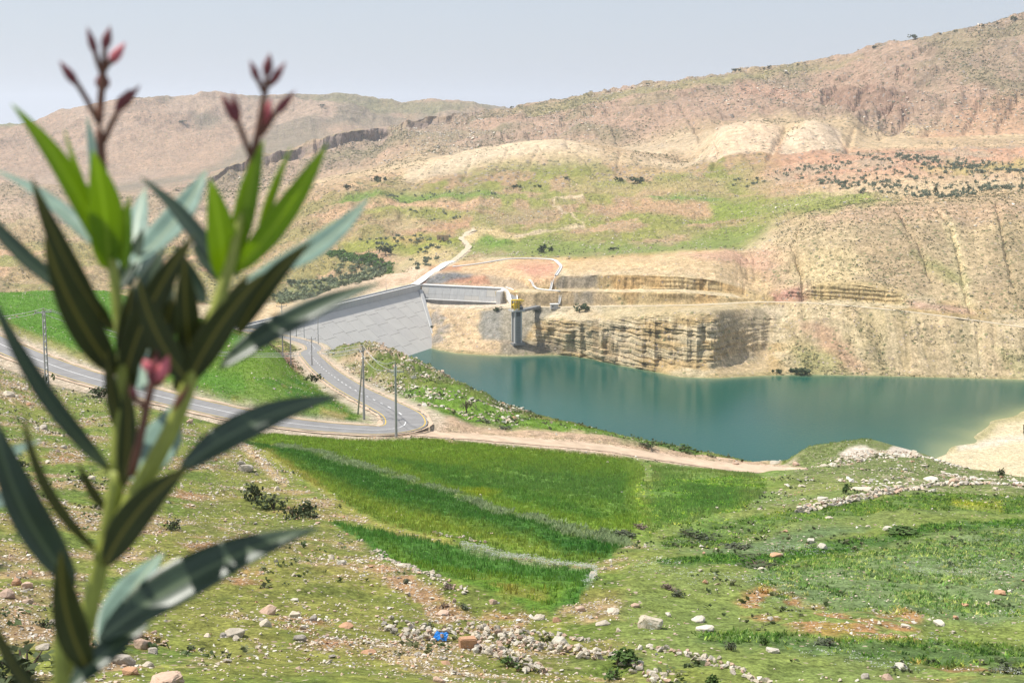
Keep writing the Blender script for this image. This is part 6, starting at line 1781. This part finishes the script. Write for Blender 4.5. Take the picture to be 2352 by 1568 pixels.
# trees down in the valley behind the dam: too many to count
vw = VIS * pts_in([(620, 690), (660, 655), (730, 640), (800, 600), (860, 605), (900, 620), (860, 645), (780, 660), (720, 684), (640, 702)], 20, 25.5)
VT = [clump(26, 500 + k, 1.0, .95, .34, .1) for k in range(5)]
x, y, z, i, j = scatter_cells(vw, 300)
merged('valley_trees', VT, x, y, z, rng.uniform(2.4, 4.2, 300), np.array([(.20, .235, .14)]) * rng.uniform(.6, 1.4, (300, 1)), M_SHRUB, .1)
rw_ = along_far([(760, 592), (800, 602), (850, 612), (890, 622)], 9)
x, y, z, i, j = scatter_cells(rw_, 130)
merged('stream_bushes', VT, x, y, z, rng.uniform(2.5, 4.5, 130), np.array([(.13, .22, .06)]) * rng.uniform(.7, 1.3, (130, 1)), M_SHRUB, .1)
# single trees one can point to
for u, v, w, lab in [(2101, 90, 15, 'wind bent dark tree alone on the mountain skyline'), (1688, 166, 12, 'dark bush like tree on the middle of the mountain skyline'), (1700, 164, 8, 'small tree touching the bush like one on the skyline'), (1768, 157, 9, 'round tree right of the pair on the skyline'), (1755, 159, 6, 'tiny tree beside the round one on the skyline'),
                     (2006, 112, 10, 'flat tree left of the bent one on the skyline'), (2258, 62, 8, 'small tree high on the right part of the skyline'), (2290, 56, 7, 'tiny tree next along the right part of the skyline'), (2330, 47, 13, 'dark tree near the right edge of the skyline'), (2195, 75, 8, 'small tree right of the bent one on the skyline'), (2160, 80, 6, 'tiny tree just right of the bent one on the skyline'),
                     (1832, 150, 6, 'tiny bush on the bare grassy part of the skyline'), (1486, 195, 6, 'tiny bush far down the left of the mountain skyline'), (1176, 249, 7, 'tiny bush where the mountain skyline meets the distant ridge'),
                     (1419, 418, 16, 'rounded tree at the foot of the pale hill'), (1464, 420, 34, 'wide dark bush at the foot of the pale hill'), (1182, 431, 18, 'dark low tree on the track under the pale hill'), (1240, 430, 14, 'low tree right of the dark one under the pale hill'), (866, 418, 20, 'tree at the left foot of the pale hill'), (795, 465 - 30, 16, 'lone tree on the pale shoulder at left'), (1300, 410, 12, 'small bush on the lower face of the pale hill'),
                     (885, 585, 30, 'large dark tree on the lip over the stream bed'), (2148, 446, 12, 'dark cypress shaped tree under the lower belt'), (1410, 590 - 15, 20, 'low bush on the bright green strip'), (1245, 580, 26, 'grey bush at the edge of the cutting'),
                     (1345, 714, 26, 'dark bush on the bench edge right of the hut'), (1330, 716, 14, 'small bush between hut and dark bush'), (1140, 716, 16, 'olive bush on the rim of the grey sprayed slope'), (990, 745 + 8, 8, 'single round bush beside the dam plinth'),
                     (1790, 858, 16, 'dark bush in the notch at the water line'), (1830, 858, 30, 'purple brown thicket at the water line, left one'), (1850, 858, 34, 'purple brown thicket at the water line, right one'),
                     (1230, 716, 12, 'small yellow green bush beside the bridge'), (420, 282, 14, 'dark tree on the distant ridge behind the flower stalks'), (740, 244, 12, 'dark clump on the distant ridge right of the flower stalks')]:
    p = at(u, v, 600)
    d = math.hypot(p.x, p.y)
    s = w * d / F / 1.35
    nm = 'cypress_tree' if 'cypress' in lab else 'bush' if ('bush' in lab or 'thicket' in lab) else 'carob_tree'
    o = far_tree(p, s, lab, nm, 'single trees and bushes across the valley', CARB, 1.0)
    if 'cypress' in lab: o.scale = (s * .5, s * .5, s * 2.2)
    elif 'wide' in lab or 'thicket' in lab or 'low' in lab: o.scale = (s, s, s * .55)
# ------------------------------------------------------------------ oleander in front of the camera
def leaf_mat(name, top, under, trans, tcol, rough, spec, rib):
    m, n, l, b = new_mat(name)
    geo = n.new('ShaderNodeNewGeometry'); tc = n.new('ShaderNodeTexCoord')
    at_ = N(n, 'ShaderNodeAttribute', attribute_name='Col')        # r: distance from the midrib, g: along the leaf
    sep = n.new('ShaderNodeSeparateColor'); l.new(at_.outputs['Color'], sep.inputs[0])
    t = N(n, 'ShaderNodeTexNoise', Scale=60, Detail=4); l.new(tc.outputs['Object'], t.inputs['Vector'])
    c = mixc(n, l, geo.outputs['Backfacing'], top, under)
    c = mixc(n, l, 1.0, c, ramp(n, l, t.outputs['Fac'], .3, .7, (.82, .82, .82, 1), (1.15, 1.15, 1.15, 1)), 'MULTIPLY')
    wv = N(n, 'ShaderNodeTexWave', Scale=30.0, Distortion=1.5); wv.wave_type = 'BANDS'
    ribm = ramp(n, l, sep.outputs[0], .05, .13, (1, 1, 1, 1), (0, 0, 0, 1))
    c = mixc(n, l, ribm, c, rib)
    l.new(c, b.inputs['Base Color'])
    b.inputs['Roughness'].default_value = rough
    b.inputs['Specular IOR Level'].default_value = spec
    tr = n.new('ShaderNodeBsdfTranslucent'); l.new(mixc(n, l, ribm, tcol, tuple(q * 1.2 for q in tcol)), tr.inputs['Color'])
    mx = n.new('ShaderNodeMixShader'); mx.inputs[0].default_value = trans
    l.new(b.outputs[0], mx.inputs[1]); l.new(tr.outputs[0], mx.inputs[2])
    l.new(mx.outputs[0], n['Material Output'].inputs['Surface'])
    return m
ML = {'young': leaf_mat('young_leaf', (.13, .24, .015), (.14, .26, .03), .55, (.46, .60, .015), .4, .4, (.30, .38, .06)),
      'lime': leaf_mat('lime_leaf', (.16, .30, .02), (.18, .32, .04), .6, (.52, .66, .02), .4, .4, (.36, .44, .06)),
      'mature': leaf_mat('mature_leaf', (.042, .074, .038), (.09, .125, .07), .18, (.12, .18, .03), .40, .6, (.13, .18, .09)),
      'olive': leaf_mat('olive_leaf', (.045, .056, .012), (.075, .08, .016), .16, (.16, .17, .02), .5, .3, (.20, .18, .03)),
      'pale': leaf_mat('sky_sheen_leaf', (.22, .33, .26), (.24, .34, .26), .25, (.26, .38, .22), .42, .45, (.36, .44, .30))}  # pale kind: sky reflection on the blades is put into the base colour
M_STEM = plain('oleander_stem', (.27, .30, .05), .5, .25, 40, .35)
M_STALK = plain('flower_stalk', (.13, .055, .03), .55, .25, 40, .3)
M_BUD = plain('flower_bud', (.16, .035, .035), .5, .35, 120, .35)
M_PINK = plain('pink_bud', (.55, .13, .14), .5, .25, 120, .35)
def OP(u, v, d):
    """point d metres in front of the camera, seen at a picture point"""
    t, th = tan_el(u, v)
    return Vector((d * math.sin(th), d * math.cos(th), d * t + CAMZ))
ob_ = OP(150, 1600, 1.04)
gzz = ground(ob_.x, ob_.y) + CAMZ
plant = empty('oleander', (ob_.x - .02, ob_.y, gzz))
tag(plant, 'oleander branch with long leaves and red flower buds close to the viewer', 'oleander')
def loc(p): return p - plant.location
def limb(name, pts, rad, mat, n=9):
    l_ = spline([tuple(OP(*p)) if len(p) == 3 and p[0] > -900 else p for p in pts], .012)
    k = len(l_)
    rr = list(np.interp(np.linspace(0, 1, k), np.linspace(0, 1, len(rad)), rad))
    return MB().tube([loc(Vector(q)) for q in l_], rr, n).build(name, mat, plant, True)
root = plant.location
l_ = [tuple(root), tuple(root + Vector((0, .0, .4))), tuple(OP(140, 1640, 1.04)), tuple(OP(172, 1540, 1.03)), tuple(OP(205, 1400, 1.03)), tuple(OP(232, 1290, 1.03)), tuple(OP(258, 1170, 1.03)), tuple(OP(272, 1080, 1.03))]
l_ = spline(l_, .02)
MB().tube([loc(Vector(q)) for q in l_], list(np.linspace(.0092, .0058, len(l_))), 10).build('stem', M_STEM, plant, True)
limb('branch', [(268, 1100, 1.03), (272, 960, 1.04), (282, 840, 1.05), (272, 720, 1.06), (258, 600, 1.07), (240, 440, 1.08)], [.0055, .0047, .0040, .0036, .003], M_STEM)
limb('branch', [(236, 1285, 1.03), (300, 1160, 1.02), (360, 1050, 1.01), (405, 960, 1.01), (442, 860, 1.01), (490, 730, 1.02), (530, 600, 1.03), (556, 480, 1.04)], [.0074, .0068, .006, .0052, .0046, .0038, .003], M_STEM)
limb('flower_stalk', [(240, 440, 1.08), (232, 340, 1.08), (228, 276, 1.08), (236, 180, 1.08), (240, 140, 1.08)], [.0034, .003, .0026, .0016], M_STALK, 7)
limb('flower_stalk', [(556, 480, 1.04), (572, 400, 1.04), (590, 320, 1.04), (604, 240, 1.04), (614, 190, 1.04)], [.0034, .003, .0024, .0016], M_STALK, 7)
limb('flower_stalk', [(302, 1090, 1.0), (322, 1010, .99), (338, 930, .99), (352, 870, .99)], [.003, .0028, .0026], M_STALK, 7)
for a in ([(226, 280, 1.08), (200, 230, 1.08), (174, 188, 1.08)], [(236, 330, 1.08), (256, 286, 1.08), (276, 246, 1.08)], [(238, 178, 1.08), (226, 146, 1.08), (218, 118, 1.08)], [(240, 160, 1.08), (248, 148, 1.08), (258, 138, 1.08)],
          [(576, 358, 1.04), (560, 316, 1.04), (544, 274, 1.04)], [(598, 312, 1.04), (618, 284, 1.04), (636, 254, 1.04)], [(240, 146, 1.08), (240, 128, 1.08), (240, 110, 1.08)], [(613, 192, 1.04), (612, 182, 1.04), (612, 170, 1.04)], [(608, 214, 1.04), (600, 198, 1.04), (593, 182, 1.04)], [(614, 196, 1.04), (620, 190, 1.04), (624, 184, 1.04)], [(336, 940, .99), (318, 922, .99), (308, 908, .99)]):
    limb('flower_stalk', a, [.0024, .0021], M_STALK, 6)
def bud(b0, b1, w, d, mat, name='flower_bud'):
    a, b = OP(*b0, d), OP(*b1, d)
    w = w * d / F / 2 * .92
    prof = ((-.14, .22), (0, .5), (.12, .8), (.3, 1), (.5, .92), (.7, .62), (.88, .3), (1, .06))
    MB().tube([loc(a.lerp(b, t)) for t, _ in prof], [w * q for _, q in prof], 9).build(name, mat, plant, True)
for b0, b1, w, d, m_ in [((219, 122), (200, 62), 20, 1.08, M_BUD), ((240, 112), (253, 60), 25, 1.08, M_BUD), ((254, 144), (288, 98), 26, 1.085, M_PINK), ((175, 192), (136, 140), 24, 1.08, M_BUD), ((236, 205), (235, 162), 36, 1.09, M_BUD), ((272, 252), (322, 196), 24, 1.08, M_BUD), ((270, 250), (300, 204), 26, 1.075, M_BUD),
                         ((593, 186), (574, 138), 20, 1.04, M_BUD), ((612, 174), (620, 122), 26, 1.04, M_BUD), ((622, 194), (656, 142), 22, 1.04, M_BUD), ((545, 280), (508, 216), 26, 1.04, M_BUD), ((548, 276), (534, 212), 20, 1.045, M_BUD), ((634, 260), (678, 208), 24, 1.04, M_BUD), ((608, 284), (622, 226), 24, 1.05, M_PINK),
                         ((352, 880), (362, 815), 40, .99, M_BUD), ((366, 870), (388, 815), 34, .985, M_PINK), ((345, 850), (330, 825), 30, .985, M_PINK), ((362, 850), (356, 792), 18, .995, M_BUD), ((310, 912), (300, 884), 20, .99, M_BUD), ((400, 935), (436, 880), 16, 1.0, M_BUD)]:
    bud(b0, b1, w, d, m_)
def leaf(b0, b1, w, kind, d0=1.04, d1=1.04, bow=0.0, roll=0.0, fold=.25, sag=0.0):
    """lanceolate blade from base to tip; w is its broadest width in picture units, bow bends it sideways, roll turns it about its length"""
    a, b = OP(*b0, d0), OP(*b1, d1)
    ax_ = (b - a)
    L = ax_.length
    t_ = ax_.normalized()
    view = ((a + b) / 2 - Vector((0, 0, CAMZ))).normalized()
    sd = t_.cross(view).normalized()
    nr_ = sd.cross(t_).normalized()
    if nr_.dot(view) > 0: nr_ = -nr_
    W = w * (d0 + d1) / 2 / F / max(.35, abs(math.cos(roll)))
    na, nc = 18, 6
    V, Q, Cc = [], [], []
    for i in range(na + 1):
        t = i / na
        wd_ = (math.sin(math.pi * min(1, t ** .82)) ** .8) * (1 - .18 * t) + .05 * (1 - t)
        wd_ = max(wd_, .012)
        ctr = a + ax_ * t + sd * (bow * L * 4 * t * (1 - t)) + nr_ * (sag * L * 4 * t * (1 - t))
        ro = (roll if sd.z < 0 else -roll) + .18 * math.sin(3 * t + bow * 9)
        sx = sd * math.cos(ro) + nr_ * math.sin(ro)
        nx = nr_ * math.cos(ro) - sd * math.sin(ro)
        for j in range(nc + 1):
            s = j / nc * 2 - 1
            e = .02 * math.sin(17 * t + 3 * s) * abs(s)
            p = ctr + sx * (s * W / 2 * wd_) + nx * ((fold * s * s + e) * W / 2 * wd_)
            V.append(loc(p)); Cc.append((abs(s) * max(.15, wd_), t, 0, 1))
    for i in range(na):
        for j in range(nc):
            k = i * (nc + 1) + j
            Q.append((k, k + 1, k + nc + 2, k + nc + 1))
    me = mesh_np('leaf', V, Q, [ML[kind]], True, cols={'Col': Cc})
    o = link('leaf', me, plant)
    # faces must look to the upper side
    n0 = me.polygons[len(Q) // 2].normal
    if n0.dot(nr_) < 0: me.flip_normals()
    sol = o.modifiers.new('thick', 'SOLIDIFY'); sol.thickness = .0006; sol.offset = 0
    return o
LEAVES = [
 ((246, 592), (26, 238), 56, 'young', 1.08, 1.06, -.05, .2), ((232, 530), (148, 298), 18, 'lime', 1.09, 1.09, .02, .3), ((240, 540), (200, 268), 36, 'pale', 1.12, 1.14, 0, .3), ((248, 620), (212, 345), 86, 'young', 1.07, 1.04, -.03, .15),
 ((286, 620), (298, 450), 34, 'young', 1.09, 1.1, .03, .5), ((238, 735), (72, 405), 58, 'olive', 1.06, 1.03, .04, .25), ((268, 860), (102, 545), 92, 'olive', 1.05, 1.0, .04, .1), ((222, 570), (-30, 385), 34, 'pale', 1.1, 1.14, -.05, .5),
 ((180, 690), (-60, 455), 54, 'mature', 1.1, 1.08, .06, .5), ((300, 660), (335, 430), 56, 'pale', 1.1, 1.13, .02, .4), ((300, 610), (474, 390), 58, 'pale', 1.1, 1.14, -.04, .4), ((505, 625), (322, 405), 54, 'mature', 1.07, 1.06, -.04, .5),
 ((282, 885), (446, 540), 84, 'olive', 1.05, 1.02, .05, .2), ((320, 640), (360, 520), 40, 'pale', 1.12, 1.13, 0, .3),
 ((518, 655), (482, 410), 74, 'young', 1.04, 1.02, -.02, .15), ((545, 590), (606, 320), 50, 'young', 1.04, 1.03, .02, .35), ((540, 628), (752, 328), 60, 'lime', 1.04, 1.03, -.03, .15), ((590, 560), (670, 335), 22, 'lime', 1.05, 1.06, .02, .3),
 ((560, 650), (848, 452), 46, 'pale', 1.05, 1.09, -.06, .55), ((545, 770), (720, 552), 58, 'olive', 1.02, .99, .06, .2), ((432, 880), (608, 625), 84, 'olive', 1.01, .97, .04, .1), ((436, 880), (318, 640), 78, 'olive', 1.01, .98, .06, .15),
 ((500, 848), (884, 648), 60, 'mature', 1.02, .98, .05, .35), ((440, 830), (424, 590), 74, 'olive', 1.03, 1.0, .02, .15), ((470, 700), (400, 560), 50, 'mature', 1.06, 1.05, .02, .4), ((545, 640), (545, 450), 34, 'mature', 1.07, 1.08, 0, .4),
 ((256, 1085), (-20, 672), 58, 'mature', 1.03, 1.0, .06, .3), ((284, 1120), (292, 860), 52, 'olive', 1.02, 1.0, -.02, .3), ((318, 1115), (402, 925), 88, 'pale', 1.03, 1.06, -.02, .3), ((408, 1085), (790, 908), 78, 'mature', 1.0, .96, .07, .3),
 ((240, 1300), (436, 1070), 92, 'olive', 1.01, .99, .07, .15), ((226, 1268), (52, 938), 34, 'olive', 1.03, 1.01, .09, .35), ((172, 1345), (-14, 955), 112, 'mature', 1.03, .98, .07, .15), ((205, 1540), (140, 1262), 92, 'olive', 1.02, .97, .05, .1),
 ((225, 1470), (738, 1212), 110, 'mature', 1.02, .97, .06, .3), ((238, 1505), (378, 1268), 78, 'pale', 1.03, 1.05, .05, .3), ((160, 1580), (350, 1430), 62, 'mature', 1.01, .98, .05, .3), ((-40, 1170), (42, 1128), 34, 'pale', 1.06, 1.06, 0, .3),
 ((-60, 1100), (100, 1010), 26, 'pale', 1.08, 1.08, .03, .4), ((-40, 1310), (22, 1296), 16, 'mature', 1.06, 1.06, 0, .3), ((330, 900), (350, 770), 44, 'pale', 1.05, 1.08, .02, .4), ((370, 800), (400, 640), 50, 'mature', 1.06, 1.05, .04, .3), ((260, 760), (180, 640), 40, 'olive', 1.07, 1.06, .02, .3),
 ((120, 1640), (-30, 1390), 44, 'olive', .98, .95, .05, .2),
 ((300, 905), (304, 650), 64, 'olive', 1.06, 1.04, .03, .2), ((400, 900), (486, 700), 56, 'olive', 1.04, 1.03, -.03, .2), ((360, 890), (398, 680), 66, 'olive', 1.07, 1.06, .02, .15), ((296, 800), (384, 560), 58, 'mature', 1.08, 1.07, .04, .2),
 ((476, 790), (572, 628), 46, 'olive', 1.05, 1.05, .02, .2), ((282, 1010), (244, 800), 42, 'olive', 1.04, 1.03, .03, .25), ((262, 680), (330, 520), 44, 'mature', 1.1, 1.1, -.03, .2), ((528, 660), (440, 560), 44, 'mature', 1.07, 1.06, .03, .2), ((250, 1180), (180, 1060), 30, 'olive', 1.05, 1.05, .05, .2)]
for q in LEAVES:
    b0, b1, w, kind, d0, d1, bow, roll = q
    if kind == 'pale': d1, roll = d0 + .10, roll + .25
    elif kind == 'mature': d1, roll, w = d0 + .02, roll + .3, w * .84
    elif kind == 'olive': w *= .86
    leaf(b0, b1, w, kind, d0, d1, bow, roll)
# ------------------------------------------------------------------ haze over the valley
hm_, n, l, b = new_mat('haze_air')
n.remove(b)
pv = n.new('ShaderNodeVolumePrincipled')
pv.inputs['Color'].default_value = (.82, .89, 1.0, 1)
pv.inputs['Density'].default_value = HAZE
pv.inputs['Anisotropy'].default_value = .35
l.new(pv.outputs[0], n['Material Output'].inputs['Volume'])
hb = MB().box((0, 14000, (CAMZ + 330 + CAMZ - 380) / 2), (64000, 44000, 330 + 380)).build('haze', hm_)
tag(hb, kind='stuff')
